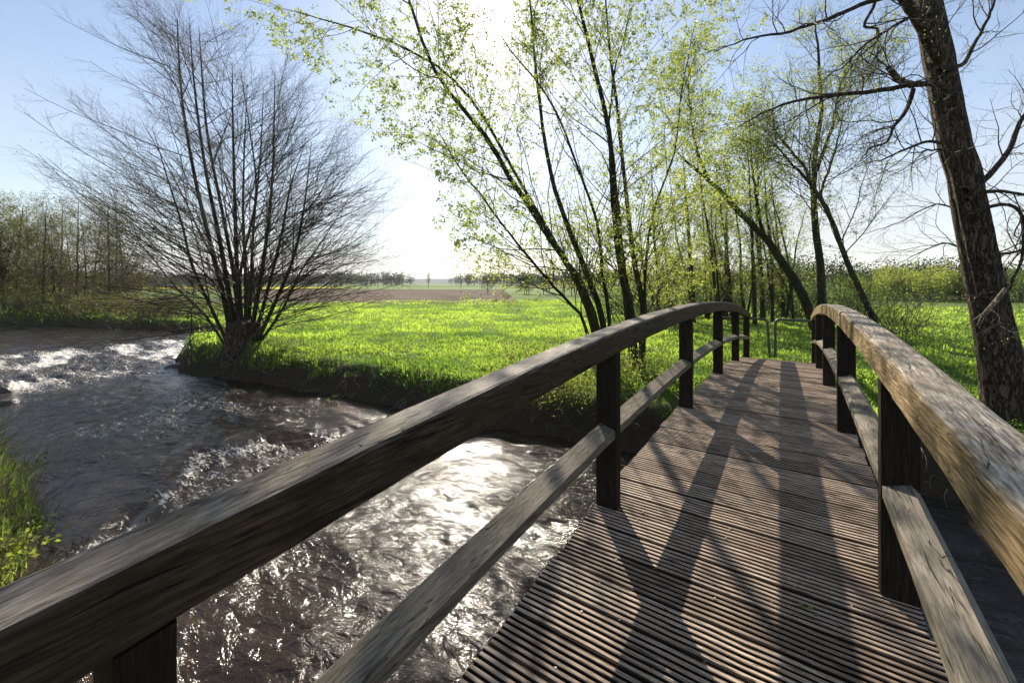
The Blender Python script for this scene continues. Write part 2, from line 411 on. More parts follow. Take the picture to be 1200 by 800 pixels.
def waves(x, y):
    fo = river_foam(x, y)
    wx = x + .6 * fbm(x * .4, y * .4, 61, 3); wy = y + .6 * fbm(x * .4 + 9, y * .4, 71, 3)
    calm = (fbm(wx * 1.2, wy * 2.2, 81, 4) - .47) * .085 + (fbm(wx * 3.6, wy * 5.5, 91, 4) - .47) * .045
    sx = np.interp(y, [0.4, 1.2, 1.9, 2.5, 3.4, 4.2, 5.2], [-5.2, -5.7, -6.5, -7.3, -6.9, -6.2, -5.2])
    u = x - sx
    st = np.exp(-np.clip(u, 0, 9) / 1.1) * (u > 0) * np.sin(u * 6.5 + 2 * fbm(x, y * 2, 15, 2)) * .035
    step = .05 * sstep(.25, -.5, u) + .12 * sstep(-15, -22, x)
    rough = fo * (fbm(x * 2.4, y * 4.5, 101, 4) - .45) * .17
    calm = calm * (1 + 1.4 * sstep(-11, -18, x))
    return WZ + calm + st + step + rough - .03
def axis_(segs):
    out = [np.arange(a, b, s) for a, b, s in segs]; return np.concatenate(out)
wx = axis_([(-90, -45, .5), (-45, -24, .14), (-24, -13, .065), (-13, 2.4, .042), (2.4, 12, .15), (12, 60, .8)])
wy = axis_([(-16, -2, .4), (-2, 8.4, .045), (8.4, 12, .4)])
X, Y = np.meshgrid(wx, wy, indexing='ij'); nx, ny = X.shape
keep = river_d(X, Y) > -1.0
ii = np.arange(nx - 1)[:, None] * ny + np.arange(ny - 1)[None, :]
kq = (keep[:-1, :-1] | keep[1:, 1:])
quads = np.stack([ii, ii + ny, ii + ny + 1, ii + 1], -1)[kq]
g = Geo(); g.add(np.stack([X, Y, waves(X, Y)], -1), quads, 0, river_foam(X, Y).ravel())
tag(g.build('river_water', M['water'], attr_name='foam'), kind='structure')

# ------------------------------------------------------------------ the bridge
S0, KA, ZC = 5.05, .01026, .528
def dz(s): return ZC - KA * (s - S0) ** 2
def slope(s): return -2 * KA * (s - S0)
XL, XR = -.932, .329              # inner faces of the left and right posts
PW, PT = .134, .087               # post width across and along the bridge
SB, SE = -2.35, 12.15
bridge = empty('footbridge', (0, 5.05, 0))
tag(bridge, 'arched wooden footbridge with grooved plank deck and curved handrails over the river', 'footbridge')
rng = np.random.default_rng(4)

def sweep(name, prof, s0, s1, off, ma, n=80, caps=True, tilt=0, rnd=0.0, jit=.0):
    """prof: (X, dz above deck) closed loop, swept along the arch"""
    prof = np.array(prof); m_ = len(prof)
    s = np.linspace(s0, s1, n)
    sl = slope(s); c = 1 / np.sqrt(1 + sl ** 2)
    V = np.zeros((n, m_, 3))
    for k in range(m_):
        dx, dy = prof[k]
        V[:, k, 0] = dx + (rng.normal(size=n) * jit if jit else 0)
        V[:, k, 1] = s - sl * c * dy * .6
        V[:, k, 2] = dz(s) + off + dy
    i = np.arange(n - 1)[:, None] * m_; j = np.arange(m_)[None, :]; j2 = (j + 1) % m_
    q = np.stack([i + j, i + j2, i + m_ + j2, i + m_ + j], -1).reshape(-1, 4)
    g = Geo(); g.add(V.reshape(-1, 3), q, 0, np.full(n * m_, rnd))
    # fan caps
    for e, row in ((0, V[0]), (1, V[-1])):
        c_ = row.mean(0)
        vv = np.vstack([row, c_]); tri = [[a, (a + 1) % m_, m_] if e else [(a + 1) % m_, a, m_] for a in range(m_)]
        g.add(vv, np.array(tri), 0, np.full(m_ + 1, rnd))
    o = g.build(name, M[ma], smooth=False, attr_name='rnd'); reparent(o, bridge)
    return o

def rail_prof(x0, x1, h0, h1, c=.014):
    return [(x0 + c * .6, h0), (x1 - c * .6, h0), (x1, h0 + c * .6), (x1, h1 - c), (x1 - c * .35, h1 - c * .3), (x1 - c, h1), (x0 + c, h1), (x0 + c * .35, h1 - c * .3), (x0, h1 - c), (x0, h0 + c * .6)]
HU = .985
sweep('handrail', rail_prof(XL - .136, XL + .004, HU, HU + .145, .016), SB, SE, 0, 'rail_shaded', 140, rnd=.3, jit=.0012)
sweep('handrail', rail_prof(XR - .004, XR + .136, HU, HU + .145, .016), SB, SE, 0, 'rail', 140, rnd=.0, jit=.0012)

PS = [.194 + 2.3375 * i for i in range(-1, 6)]
def box_sheared(geo, x0, x1, y0, y1, zb, zt_fn, rnd):
    c = .005
    loop = [(x0 + c, y0), (x1 - c, y0), (x1, y0 + c), (x1, y1 - c), (x1 - c, y1), (x0 + c, y1), (x0, y1 - c), (x0, y0 + c)]
    V = [(x, y, zb) for x, y in loop] + [(x, y, zt_fn(y)) for x, y in loop]
    q = [[i, (i + 1) % 8, 8 + (i + 1) % 8, 8 + i] for i in range(8)]
    geo.add(V, np.array(q), 0, np.full(16, rnd))
    geo.add([V[8 + i] for i in range(8)], np.array([[0, 1, 2, 3], [0, 3, 4, 7], [4, 5, 6, 7]]), 0, np.full(8, rnd))
    geo.add([V[i] for i in range(8)], np.array([[3, 2, 1, 0], [7, 4, 3, 0], [7, 6, 5, 4]]), 0, np.full(8, rnd))
for i, s in enumerate(PS):
    for side in (0, 1):
        x0, x1 = (XL - PW, XL) if side == 0 else (XR, XR + PW)
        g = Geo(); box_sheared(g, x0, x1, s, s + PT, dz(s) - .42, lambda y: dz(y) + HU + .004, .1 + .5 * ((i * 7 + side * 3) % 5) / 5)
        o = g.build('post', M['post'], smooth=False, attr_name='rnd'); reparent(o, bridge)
        # bolt heads through the post foot are out of sight; mid rail between neighbouring posts
        if i < len(PS) - 1:
            a = s + PT - .012; b_ = PS[i + 1] + .012
            if side == 0:
                p = [(XL - .006, .455), (XL - .004, .505), (XL - .098, .538), (XL - .128, .508), (XL - .128, .462), (XL - .09, .438), (XL - .04, .438)]
            else:
                p = [(XR + .128, .455), (XR + .128, .508), (XR + .098, .538), (XR + .004, .508), (XR + .006, .455), (XR + .04, .438), (XR + .09, .438)]
                p = p[::-1]; p = p[::-1]
            sweep('mid_rail', p[::-1] if side else p[::-1], a, b_, 0, 'midrail', 26, rnd=float(rng.uniform(0, .5)), jit=.0006)

# deck: individually varied grooved planks, one mesh (surface pattern)
g = Geo()
pl = .1955; gap = .005; s = SB + .02; k = 0
DX0, DX1 = XL - PW - .004, XR + PW + .004
while s < SE + .12:
    ng = 6; gap = (.010, .007, .016, .009, .007, .013, .008)[k % 7]; r = (.1, .75, .3, .0, .95, .45, .2, .6, .05)[k % 9] + .1 * rng.random(); lift = rng.normal() * .002; tw = rng.normal() * .0012
    xa = DX0 + rng.normal() * .006; xb = DX1 + rng.normal() * .006
    prof = []; w = pl - gap
    for q_ in range(ng):
        a = q_ / ng * w; c = w / ng; dpt = .021
        prof += [(a + c * .17, -dpt), (a + c * .23, -.003), (a + c * .29, 0), (a + c * .71, 0), (a + c * .77, -.003), (a + c * .83, -dpt)]
    prof[0] = (0, -.004); prof[-1] = (w, -.004)
    prof = [(0, -.034)] + prof + [(w, -.034)]
    prof = np.array(prof); m_ = len(prof)
    nxs = 13; xs = np.linspace(xa, xb, nxs)
    V = np.zeros((nxs, m_, 3))
    cup = rng.normal() * .0015
    V[:, :, 0] = xs[:, None]; V[:, :, 1] = s + prof[:, 0][None, :] + (rng.normal(size=nxs) * .0007)[:, None]
    V[:, :, 2] = dz(s + w / 2) + slope(s + w / 2) * (prof[:, 0][None, :] - w / 2) + prof[:, 1][None, :] + lift + tw * (xs[:, None]) + (rng.normal(size=(nxs, 1)) * .0006)
    i = np.arange(nxs - 1)[:, None] * m_; j = np.arange(m_ - 1)[None, :]
    q = np.stack([i + j, i + m_ + j, i + m_ + j + 1, i + j + 1], -1).reshape(-1, 4)
    jj = np.tile(np.arange(m_ - 1), nxs - 1); seg = (jj - 1) % 6
    low_ = (seg == 5) | (seg == 0) | (seg == 4) | (jj == 0) | (jj == m_ - 2)
    VV = V.reshape(-1, 3); g.add(VV, q[~low_], 0, np.full(nxs * m_, r)); g.f.append(q[low_] + g.n - len(VV)); g.m.append(2); g.v.append(np.zeros((0, 3), np.float32)); g.a.append(np.zeros(0, np.float32))
    for e, row in ((0, V[0]), (1, V[-1])):
        c_ = row.mean(0); vv = np.vstack([row, c_])
        tri = [[a, a + 1, m_] if e == 0 else [a + 1, a, m_] for a in range(m_ - 1)]
        g.add(vv, np.array(tri), 0, np.full(m_ + 1, r))
    # screws
    for X_ in (XL - .02, XL + .035 + .11, (XL + XR) / 2, XR - .14, XR + .02):
        for yy in (.050, .146):
            if rng.random() < .55: continue
            cx, cy = X_ + rng.normal() * .013, s + yy + rng.normal() * .008
            if X_ < XL + .1 or X_ > XR - .05: continue
            zz = dz(cy) + .0022; rr_ = .0045
            an = np.arange(10) * math.pi / 5
            ring = [(cx + rr_ * math.cos(t), cy + rr_ * math.sin(t), zz) for t in an] + [(cx + rr_ * .45 * math.cos(t), cy + rr_ * .45 * math.sin(t), zz) for t in an]
            low = [(cx + rr_ * math.cos(t), cy + rr_ * math.sin(t), zz - .006) for t in an]
            g.add(ring, np.array([[t, (t + 1) % 10, 10 + (t + 1) % 10, 10 + t] for t in range(10)]), 1, np.zeros(20))
            g.add(ring[:10] + low, np.array([[t, 10 + t, 10 + (t + 1) % 10, (t + 1) % 10] for t in range(10)]), 1, np.zeros(20))
    s += pl; k += 1
o = g.build('deck', [M['deck'], M['screw'], M['grime']], smooth=False, attr_name='rnd'); reparent(o, bridge)
for x0 in (XL - .02, XR - .10, (XL + XR) / 2 - .06):
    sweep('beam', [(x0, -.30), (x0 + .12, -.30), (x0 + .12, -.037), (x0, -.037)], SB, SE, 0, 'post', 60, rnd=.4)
for yy in (SB - .1, SE - .15):     # timber sills that carry the bridge on the banks
    g = Geo(); box_sheared(g, DX0 - .2, DX1 + .2, yy, yy + .3, dz(yy) - .75, lambda y: dz(SE) - .24, .5)
    o = g.build('sill_beam', M['post'], smooth=False, attr_name='rnd'); reparent(o, bridge)

# tube barriers beyond the bridge
def hoop(x0, x1, y, h, label, lean=0.0):
    r = .10
    pts = [(x0 - lean, y, -.25), (x0, y, h - r)]
    for a in np.linspace(math.pi, math.pi / 2, 6)[1:]: pts.append((x0 + r + r * math.cos(a), y, h - r + r * math.sin(a)))
    for a in np.linspace(math.pi / 2, 0, 6): pts.append((x1 - r + r * math.cos(a), y, h - r + r * math.sin(a)))
    pts += [(x1 + lean, y, -.25)]
    P = np.array(pts)[None]
    g = Geo(); tubes(g, P, np.full((1, P.shape[1]), .033), 10)
    root = g.build('tube_barrier', M['tube'])
    tag(root, label, 'barrier', 'tube barriers beyond the bridge end')
hb = 13.1
hoop(-1.75, -.60, hb, .93, 'grey metal tube hoop in the grass beyond the left handrail end', .06)
hoop(-.42, 1.0, hb - .05, .94, 'grey metal tube hoop in the grass partly behind the right handrail end', .0)

# ------------------------------------------------------------------ trees
def stem_path(pxs, d, K, dd=0.0):
    n = len(pxs)
    return spline([at(x, y, d + dd * i / (n - 1)) for i, (x, y) in enumerate(pxs)], K)

def build_tree(name, label, cat, base, stems, levels, rng, leafspec=None, group=None, bark_m='alder_bark', twig_m='twig', leaf_m='leaf', sides=8, stem_sides=9, stem_name='trunk', bias_out=.5, extra=None):
    root = empty(name, tuple(base)); tag(root, label, cat, group)
    for P, R in stems:
        g = Geo(); tubes(g, P[None], R[None], stem_sides)
        o = g.build(stem_name, M[bark_m]); reparent(o, root)
    Ps = np.array([p for p, r in stems]); Rs = np.array([r for p, r in stems])
    cx = Ps[:, :, :].mean(axis=(0, 1))
    g = Geo(); gt = Geo()
    par, pr = Ps, Rs
    for li, lv in enumerate(levels):
        kw = dict(lv); ns = kw.pop('sides', 3); bo = kw.pop('out', 0)
        bias = None
        if bo: bias = unit(par[:, par.shape[1] // 2] - cx) * bo; bias[:, 2] *= .2
        cull = kw.pop('cull', 0)
        c, cr = spawn(par, pr, rng=rng, bias=bias, **kw)
        if cull:      # the crown is open where the sun looks through it
            q_ = c[:, c.shape[1] // 2] - np.array([-.3, 3.2, .5]); dist = np.linalg.norm(q_ - (q_ @ SUNV)[:, None] * SUNV, axis=1)
            kp = rng.random(len(c)) > cull * np.exp(-(dist / 1.3) ** 2); c, cr = c[kp], cr[kp]
        tubes(gt, c, cr, ns)
        prev = par; par, pr = c, cr
    crown = gt
    mats = [M[twig_m]]
    if leafspec:
        ls = dict(leafspec); 
        leaves(crown, par, rng=rng, mat=1, **ls); mats.append(M[leaf_m])
    o = crown.build('crown', mats, attr_name='rnd'); reparent(o, root)
    return root

# --- big coppiced alder on the promontory
rng = np.random.default_rng(11)
DA = 11.8
AST = [([(268, 395), (250, 352), (225, 290), (214, 240), (197, 180), (178, 110)], 5.5, -.6),
       ([(272, 390), (262, 330), (246, 260), (229, 180), (215, 90), (209, 10), (208, -30)], 8, .5),
       ([(276, 390), (268, 325), (256, 250), (240, 160), (228, 60), (222, -25)], 8, -.4),
       ([(282, 390), (275, 310), (262, 230), (243, 120), (236, 30), (233, -20)], 7, .9),
       ([(284, 390), (278, 300), (275, 200), (273, 110), (272, 25)], 7, -.8),
       ([(288, 392), (288, 310), (285, 230), (286, 150), (290, 55)], 6, .3),
       ([(290, 392), (294, 320), (297, 240), (305, 150), (309, 60)], 6, .9),
       ([(292, 392), (302, 330), (313, 250), (320, 160), (322, 40)], 7.5, -.5),
       ([(296, 392), (312, 330), (330, 250), (340, 190), (358, 130)], 6, .2),
       ([(300, 392), (322, 340), (344, 280), (357, 210), (365, 130)], 6.5, -.6),
       ([(302, 395), (330, 350), (352, 300), (380, 255), (408, 205)], 4.5, .5),
       ([(264, 395), (240, 355), (205, 318), (170, 270), (135, 235)], 4, .3),
       ([(286, 392), (282, 300), (300, 200), (292, 110), (281, 30)], 5, 1.4),
       ([(278, 392), (270, 330), (235, 250), (205, 180), (160, 90)], 4.5, 1.2)]
stems = []
for pts, w, dd in AST:
    pts = [(x_, 402 - (392 - y_) * .90) for x_, y_ in pts]; P = stem_path(pts, DA, 20, dd); r0 = w * DA / FPX / 2
    stems.append((P, r0 * .66 * (1.12 * (1 - np.linspace(0, 1, 20)) ** .85 + .10)))
base = gd(285, DA); base[2] = .15
lv = [dict(n=33, t0=.10, t1=.98, ln=3.7, ang=.88, K=10, up=.26, wob=.05, rk=.5, rmax=.017, lt=(1.08, .50), sides=4, out=1.6),
      dict(n=10, t0=.12, t1=.98, ln=.95, ang=.65, K=6, up=.22, wob=.08, rk=.65, rmax=.0072, lt=(1.1, .5), out=.4),
      dict(n=6, t0=.12, t1=.98, ln=.40, ang=.6, K=4, up=.15, wob=.1, rk=.75, rmax=.0052, tip=.6, lt=(1, .7))]
root = build_tree('alder_tree', 'big bare many stemmed alder fanning up from a stump on the riverbank', 'tree', base, stems, lv, rng,
           dict(n=1, size=.028, spread=.01, drop=.45), leaf_m='leaf_olive', stem_name='trunk')
# its stump and roots
g = Geo()
P = spline([base + np.array(q) for q in ((.05, 0, -1.0), (.03, 0, -.35), (0, 0, .05), (0, 0, .45), (0, 0, .72))], 14)
R = np.interp(np.linspace(0, 1, 14), [0, .3, .55, .8, .95, 1], [.66, .54, .42, .43, .34, .10])
tubes(g, P[None], R[None], 36, flut=lambda t, a: 1 + .10 * np.sin(a * 7 + t * 3) + .07 * np.sin(a * 13 - t * 9) + .05 * np.sin(a * 3 + 1))
o = g.build('stump', M['bark']); reparent(o, root)

# --- leafy willow group, middle of the picture
rng = np.random.default_rng(23)
DW = 8.8
def mkstems(lst, d, K=22, tipf=.14, flare=1.2):
    out = []
    for pts, w, dd in lst:
        P = stem_path(pts, d, K, dd)
        P = P + (fbm(np.arange(K)[:, None] * .8 + w * 7, np.array([[0., 3., 7.]]) + dd, 3, 3) - .45) * .12
        out.append((P, w * d / FPX / 2 * .72 * ((flare - tipf) * (1 - np.linspace(0, 1, K)) ** .8 + tipf)))
    return out
A = [([(708, 450), (697, 375), (672, 318), (648, 285), (606, 220), (565, 155), (515, 90), (478, 0), (460, -60)], 11, -.8),
     ([(712, 450), (706, 375), (688, 325), (663, 260), (645, 200), (632, 120), (622, 20), (618, -60)], 10, .6),
     ([(706, 450), (692, 375), (660, 300), (610, 215), (560, 130), (510, 75), (440, 42), (385, 24), (345, 14)], 6, -.3),
     ([(700, 450), (683, 376), (650, 335), (615, 295), (575, 245), (535, 190), (512, 150)], 5, -1.0),
     ([(714, 450), (714, 375), (706, 320), (700, 260), (672, 180), (640, 110), (600, 60), (570, 20)], 6, .9)]
B = [([(748, 455), (742, 400), (740, 370), (728, 300), (722, 240), (712, 150), (692, 60), (676, -10), (668, -70)], 12, -.5),
     ([(752, 455), (752, 400), (752, 360), (740, 290), (733, 220), (722, 120), (712, 40), (708, -60)], 10, .7),
     ([(754, 455), (756, 380), (757, 310), (765, 250), (790, 180), (800, 100), (815, 30)], 5, .6),
     ([(744, 455), (735, 370), (722, 290), (716, 200), (718, 100), (740, 10)], 6, -.9)]
lvw = [dict(cull=.4, n=28, t0=.16, t1=.99, ln=2.3, ang=.75, K=8, up=.22, wob=.10, rk=.5, rmax=.014, lt=(1.0, .7), sides=4, out=.3),
       dict(cull=.6, n=7, t0=.2, t1=.98, ln=.85, ang=.75, K=6, up=.05, wob=.12, rk=.6, rmax=.007, lt=(1.1, .6)),
       dict(n=4, t0=.2, t1=.98, ln=.36, ang=.75, K=4, up=-.05, wob=.12, rk=.7, rmax=.0042, tip=.5, lt=(1, .7))]
build_tree('willow_tree', 'slanting willow with small yellow green spring leaves leaning left over the river', 'tree', gd(704, DW), mkstems(A, DW), lvw, rng,
           dict(n=12, size=.058, spread=.020, drop=.0, thin=.85), bark_m='willow_bark', twig_m='twig2')
rng = np.random.default_rng(24)
build_tree('willow_tree', 'upright thick stemmed willow with fresh leaves behind the left handrail', 'tree', gd(748, DW + .4), mkstems(B, DW + .4), lvw, rng,
           dict(n=12, size=.058, spread=.020, drop=.0, thin=.85), bark_m='willow_bark', twig_m='twig2')

# --- trees behind the bridge end
rng = np.random.default_rng(31)
lvb = [dict(n=18, t0=.25, t1=.98, ln=2.6, ang=.7, K=7, up=.4, wob=.10, rk=.55, rmax=.020, lt=(1.1, .5), sides=4),
       dict(n=9, t0=.2, t1=.98, ln=1.1, ang=.7, K=5, up=.1, wob=.12, rk=.65, rmax=.011, lt=(1.1, .6)),
       dict(n=6, t0=.2, t1=.98, ln=.5, ang=.75, K=4, up=.0, wob=.12, rk=.7, rmax=.007, tip=.5, lt=(1, .7))]
C1 = [([(956, 385), (940, 345), (915, 305), (898, 280), (868, 250), (838, 217), (812, 196), (795, 180)], 13, 0)]
C1 += [([(897, 280), (889, 250), (884, 215), (880, 180), (878, 140)], 5, .2), ([(830, 210), (815, 170), (808, 120), (806, 70)], 5, .3)]
build_tree('leaning_tree', 'slender tree leaning hard to the left behind the bridge end', 'tree', gd(956, 17), mkstems(C1, 17), lvb, rng,
           dict(n=6, size=.10, spread=.06, drop=.2), bark_m='willow_bark', twig_m='twig2', leaf_m='leaf')
C2 = [([(964, 385), (962, 330), (957, 280), (953, 230), (955, 190), (962, 130), (960, 70), (955, 20)], 11, 0),
      ([(954, 228), (945, 200), (925, 175), (908, 150), (905, 110)], 5, .3), ([(957, 200), (975, 150), (985, 100), (1000, 60)], 5, -.3)]
build_tree('forked_tree', 'straight forked tree with thin pale crown above the gap between the handrails', 'tree', gd(964, 16), mkstems(C2, 16), lvb, rng,
           dict(n=4, size=.075, spread=.04, drop=.2), bark_m='alder_bark', twig_m='twig2', leaf_m='leaf')
C3 = [([(1032, 390), (1012, 350), (990, 300), (968, 245), (950, 215), (925, 190), (905, 165)], 8.5, 0),
      ([(972, 250), (962, 225), (975, 190), (985, 150), (990, 110)], 4, .4)]
build_tree('leaning_tree', 'thin curved tree leaning left just right of the forked tree', 'tree', gd(1032, 14.5), mkstems(C3, 14.5), lvb, rng,
           dict(n=3, size=.07, spread=.03, drop=.2), bark_m='alder_bark', twig_m='twig2', leaf_m='leaf')

# rows of slender trees
lvs = [dict(n=22, t0=.12, t1=.98, ln=1.7, ang=.75, K=6, up=.35, wob=.11, rk=.55, rmax=.017, lt=(1.0, .45), sides=3),
       dict(n=8, t0=.2, t1=.98, ln=.75, ang=.7, K=5, up=.1, wob=.13, rk=.65, rmax=.010, lt=(1.1, .6)),
       dict(n=3, t0=.2, t1=.98, ln=.35, ang=.7, K=3, up=.1, wob=.12, rk=.7, rmax=.007)]
slender = [(771, 190, 18, 6, 'young'), (783, 240, 19, 5, ''), (812, 170, 20, 8, ''), (828, 225, 22, 5, ''), (842, 150, 19, 5, ''), (850, 200, 21, 8, ''),
           (858, 175, 20, 5, ''), (873, 205, 22, 5, ''), (884, 130, 19, 5, ''), (893, 190, 21, 7, ''), (905, 160, 20, 5, ''), (918, 200, 22, 6, ''), (930, 215, 20, 5, '')]
where = ['left of the rest, above the left handrail', 'second from the left in the slender row', 'third from the left, thick and dark', 'fourth from the left, short and thin',
         'fifth from the left, thin and tall', 'sixth from the left, thick stem', 'seventh from the left, close to a thick one', 'eighth from the left, curved to the left',
         'ninth from the left, tallest of the row', 'tenth from the left, thick dark stem', 'eleventh from the left, tall and thin', 'twelfth from the left by the leaning tree', 'last on the right beneath the leaning tree']
for i, (px, top, d, w, _) in enumerate(slender):
    by = HY + EYE * FPX / d + 3
    lean = rng.normal() * 9 - 14
    pts = [(px, by), (px + lean * .15 + rng.normal() * 1.5, by - (by - top) * .3), (px + lean * .5 + rng.normal() * 2, by - (by - top) * .62), (px + lean, top)]
    pale = px < 860; l2 = rng.normal() * 12 + (10 if i % 2 else -22)
    pts2 = [(px + 2, by), (px + l2 * .3 + 2, by - (by - top) * .22), (px + l2 * .8 + rng.normal() * 3, by - (by - top) * .5), (px + l2 * 1.1, top + (by - top) * rng.uniform(.1, .4))]
    build_tree('slender_tree', 'slender young tree ' + where[i], 'tree', gd(px, d), mkstems([(pts, w * 1.0, .2), (pts2, w * .7, .6)], d, 14, .1, 1.15), lvs, rng,
               dict(n=4 if pale else 2, size=.085, spread=.04, drop=.15), group='slender trees behind the bridge end', bark_m='alder_bark', twig_m='twig2', leaf_m='leaf')

# far left row across the river bend
lvf = [dict(n=27, t0=.08, t1=.98, ln=2.4, ang=.9, K=6, up=.25, wob=.10, rk=.6, rmax=.024, lt=(1.1, .35), sides=3),
       dict(n=10, t0=.12, t1=.98, ln=1.0, ang=.7, K=4, up=.1, wob=.12, rk=.7, rmax=.015, lt=(1.1, .6)),
       dict(n=4, t0=.2, t1=.98, ln=.5, ang=.7, K=3, up=.1, wob=.12, rk=.7, rmax=.011)]
rng = np.random.default_rng(47)
fl = [(-40, 225, 31, 9), (-14, 230, 30, 8), (4, 236, 29, 9), (18, 240, 30, 7), (33, 245, 31, 6), (50, 236, 28, 6), (71, 238, 29, 6), (90, 232, 28, 6), (108, 240, 29, 5), (128, 236, 27, 7), (147, 243, 28, 6)]
lab = ['just outside the picture edge', 'cut by the left picture edge', 'at the left edge of the row', 'second dense one from the left edge', 'third dense one, slightly lower', 'where the dense trees end', 'with bare lower stem left of the middle',
       'in the middle, very straight', 'thin, leaning a little right', 'dark straight stem, second from the right', 'last on the right of the row']
for i, (px, top, d, w) in enumerate(fl):
    by = HY + EYE * FPX / d + 3
    lean = rng.normal() * 7
    sts = [([(px, by), (px + lean * .2, by - (by - top) * .35), (px + lean * .6, by - (by - top) * .7), (px + lean, top)], w, .2)]
    if i % 2 == 0: sts.append(([(px + 3, by), (px - lean - 12, by - (by - top) * .4), (px - 16 - lean, by - (by - top) * .75)], w * .6, .5))
    dense = px < 48
    build_tree('riverside_tree', 'twiggy riverside tree across the river, ' + lab[i], 'tree', gd(px, d), mkstems([(a_, b_ * .62, c_) for a_, b_, c_ in sts] + [([(px + 2, by), (px + 9 + lean, by - (by - top) * .3), (px + 7 - lean, top + 25)], 3, -.4)], d, 14, .1, 1.0), lvf, rng,
               dict(n=4 if dense else 2, size=.085, spread=.05, drop=.1), group='bare trees across the river bend', bark_m='alder_bark', twig_m='twig3', leaf_m='leaf_olive')

# --- the big old tree on the right
rng = np.random.default_rng(53)
DT = 5.7
root = empty('old_tree', tuple(gd(1180, DT))); tag(root, 'big dark furrowed tree trunk with crooked branches beside the right handrail', 'tree')
tp = [(1192, 560), (1183, 500), (1176, 440), (1162, 370), (1146, 290), (1132, 220), (1117, 160), (1104, 90), (1092, 30), (1080, -40), (1062, -140)]
P = stem_path(tp, DT, 90, .35)
R = np.interp(np.linspace(0, 1, 90), [0, .12, .3, .55, .75, 1], [30, 22, 16.5, 15, 13.8, 9]) * DT / FPX
g = Geo()
tubes(g, P[None], R[None], 72, flut=lambda t, a: 1 + .045 * np.sin(a * 5 + 6 * t) + .03 * np.sin(a * 11 + 14 * t) + .045 * (vnoise(a * 5.7 + 3, t * 26 + a * 0, 5) - .5) + .10 * np.exp(-((t - .53) / .03) ** 2) * np.cos(a - 2.6) + .06 * (vnoise(a * 14, t * 60 + 0 * a, 8) - .5))
o = g.build('trunk', M['bark']); reparent(o, root)
LB = [([(1096, 60), (1072, 18), (1050, -10), (1020, -40)], 17, -.5, .45),
      ([(1118, 112), (1100, 98), (1078, 99), (1055, 101), (1020, 106), (975, 113), (935, 118), (900, 128), (862, 150)], 9, -.9, .12),
      ([(1070, 100), (1058, 96), (1048, 89), (1042, 80)], 8, -.3, .8),
      ([(1086, 10), (1040, 35), (1010, 55), (985, 80), (960, 96)], 5, .9, .2),
      ([(1060, -8), (1020, 2), (980, 18), (930, 36), (880, 45), (835, 60)], 6, -1.0, .15),
      ([(1030, -20), (1024, 8), (1012, 30), (1028, 36), (1026, 52), (1000, 72), (985, 100)], 4, -.6, .2),
      ([(1104, 168), (1080, 168), (1052, 180), (1030, 188), (1015, 192)], 4.5, -.4, .2),
      ([(1108, 178), (1090, 176), (1068, 180)], 4, -.2, .3),
      ([(1070, 105), (1062, 130), (1048, 148), (1040, 165), (1020, 175), (1008, 190)], 5, -.5, .2),
      ([(1128, 75), (1140, 55), (1154, 28), (1167, 0), (1176, -30)], 5.5, .5, .4),
      ([(1148, 215), (1165, 198), (1186, 170), (1196, 142), (1215, 120), (1240, 100)], 8, .4, .4),
      ([(1150, 226), (1175, 224), (1205, 228), (1240, 222)], 6, .6, .4),
      ([(1152, 244), (1180, 240), (1196, 252), (1200, 280), (1195, 310), (1180, 340), (1165, 362), (1150, 378)], 4.5, -.5, .45),
      ([(1156, 296), (1180, 297), (1206, 292), (1240, 300)], 5, .3, .4),
      ([(1140, 300), (1112, 285), (1090, 290), (1065, 302), (1040, 320)], 3, 1.4, .2),
      ([(1130, 250), (1095, 240), (1050, 262), (1010, 275)], 3, 1.6, .2)]
bs = []
for bi, (pts, w, dd, tf) in enumerate(LB):
    if bi not in (2, 5, 8, 4):
        ty = [q[1] for q in tp][::-1]; tx = [q[0] for q in tp][::-1]
        pts = [(float(np.interp(pts[0][1] + 10, ty, tx)) - 2, pts[0][1] + 8)] + pts
    Pb = stem_path(pts, DT, 24, dd)
    wig = np.stack([(fbm(np.arange(24) * .55 + w * 3, np.full(24, k * 5.0 + dd), 9, 3) - .45) for k in range(3)], -1) * .10
    Pb = Pb + wig * np.linspace(0, 1, 24)[:, None]
    Rb = .78 * w * DT / FPX / 2 * np.linspace(1.25, tf, 24)
    g = Geo(); tubes(g, Pb[None], Rb[None], 10, flut=lambda t, a: 1 + .12 * np.sin(a * 3 + t * 20))
    o = g.build('branch', M['bark']); reparent(o, root); bs.append((Pb, Rb))
# pale splintered branch stub hanging at the trunk
g = Geo()
Ps = stem_path([(1178, 338), (1166, 352), (1152, 368), (1146, 380)], DT - .45, 12); tubes(g, Ps[None], np.linspace(.018, .008, 12)[None], 7)
Ps = stem_path([(1168, 352), (1156, 364), (1140, 376), (1128, 388)], DT - .5, 12); tubes(g, Ps[None], np.linspace(.012, .003, 12)[None], 6)
o = g.build('broken_branch', M['snag']); reparent(o, root); o['label'] = 'pale splintered dead branch'
Pp = np.array([p for p, r in bs]); Pr = np.array([r for p, r in bs])
g = Geo()
c1, r1 = spawn(Pp, Pr, 12, .30, .98, .95, .8, 9, rng, up=.1, wob=.16, rk=.5, rmax=.009, lt=(1.1, .7)); tubes(g, c1, r1, 5)
c2, r2 = spawn(c1, r1, 6, .15, .98, .45, .75, 6, rng, up=.05, wob=.17, rk=.6, rmax=.0042, lt=(1.1, .6)); tubes(g, c2, r2, 4)
c3, r3 = spawn(c2, r2, 4, .15, .98, .18, .75, 4, rng, up=.05, wob=.15, rk=.7, rmax=.0022, tip=.5); tubes(g, c3, r3, 3)
leaves(g, c3, 1, .020, rng, spread=.006, mat=1, drop=.4)
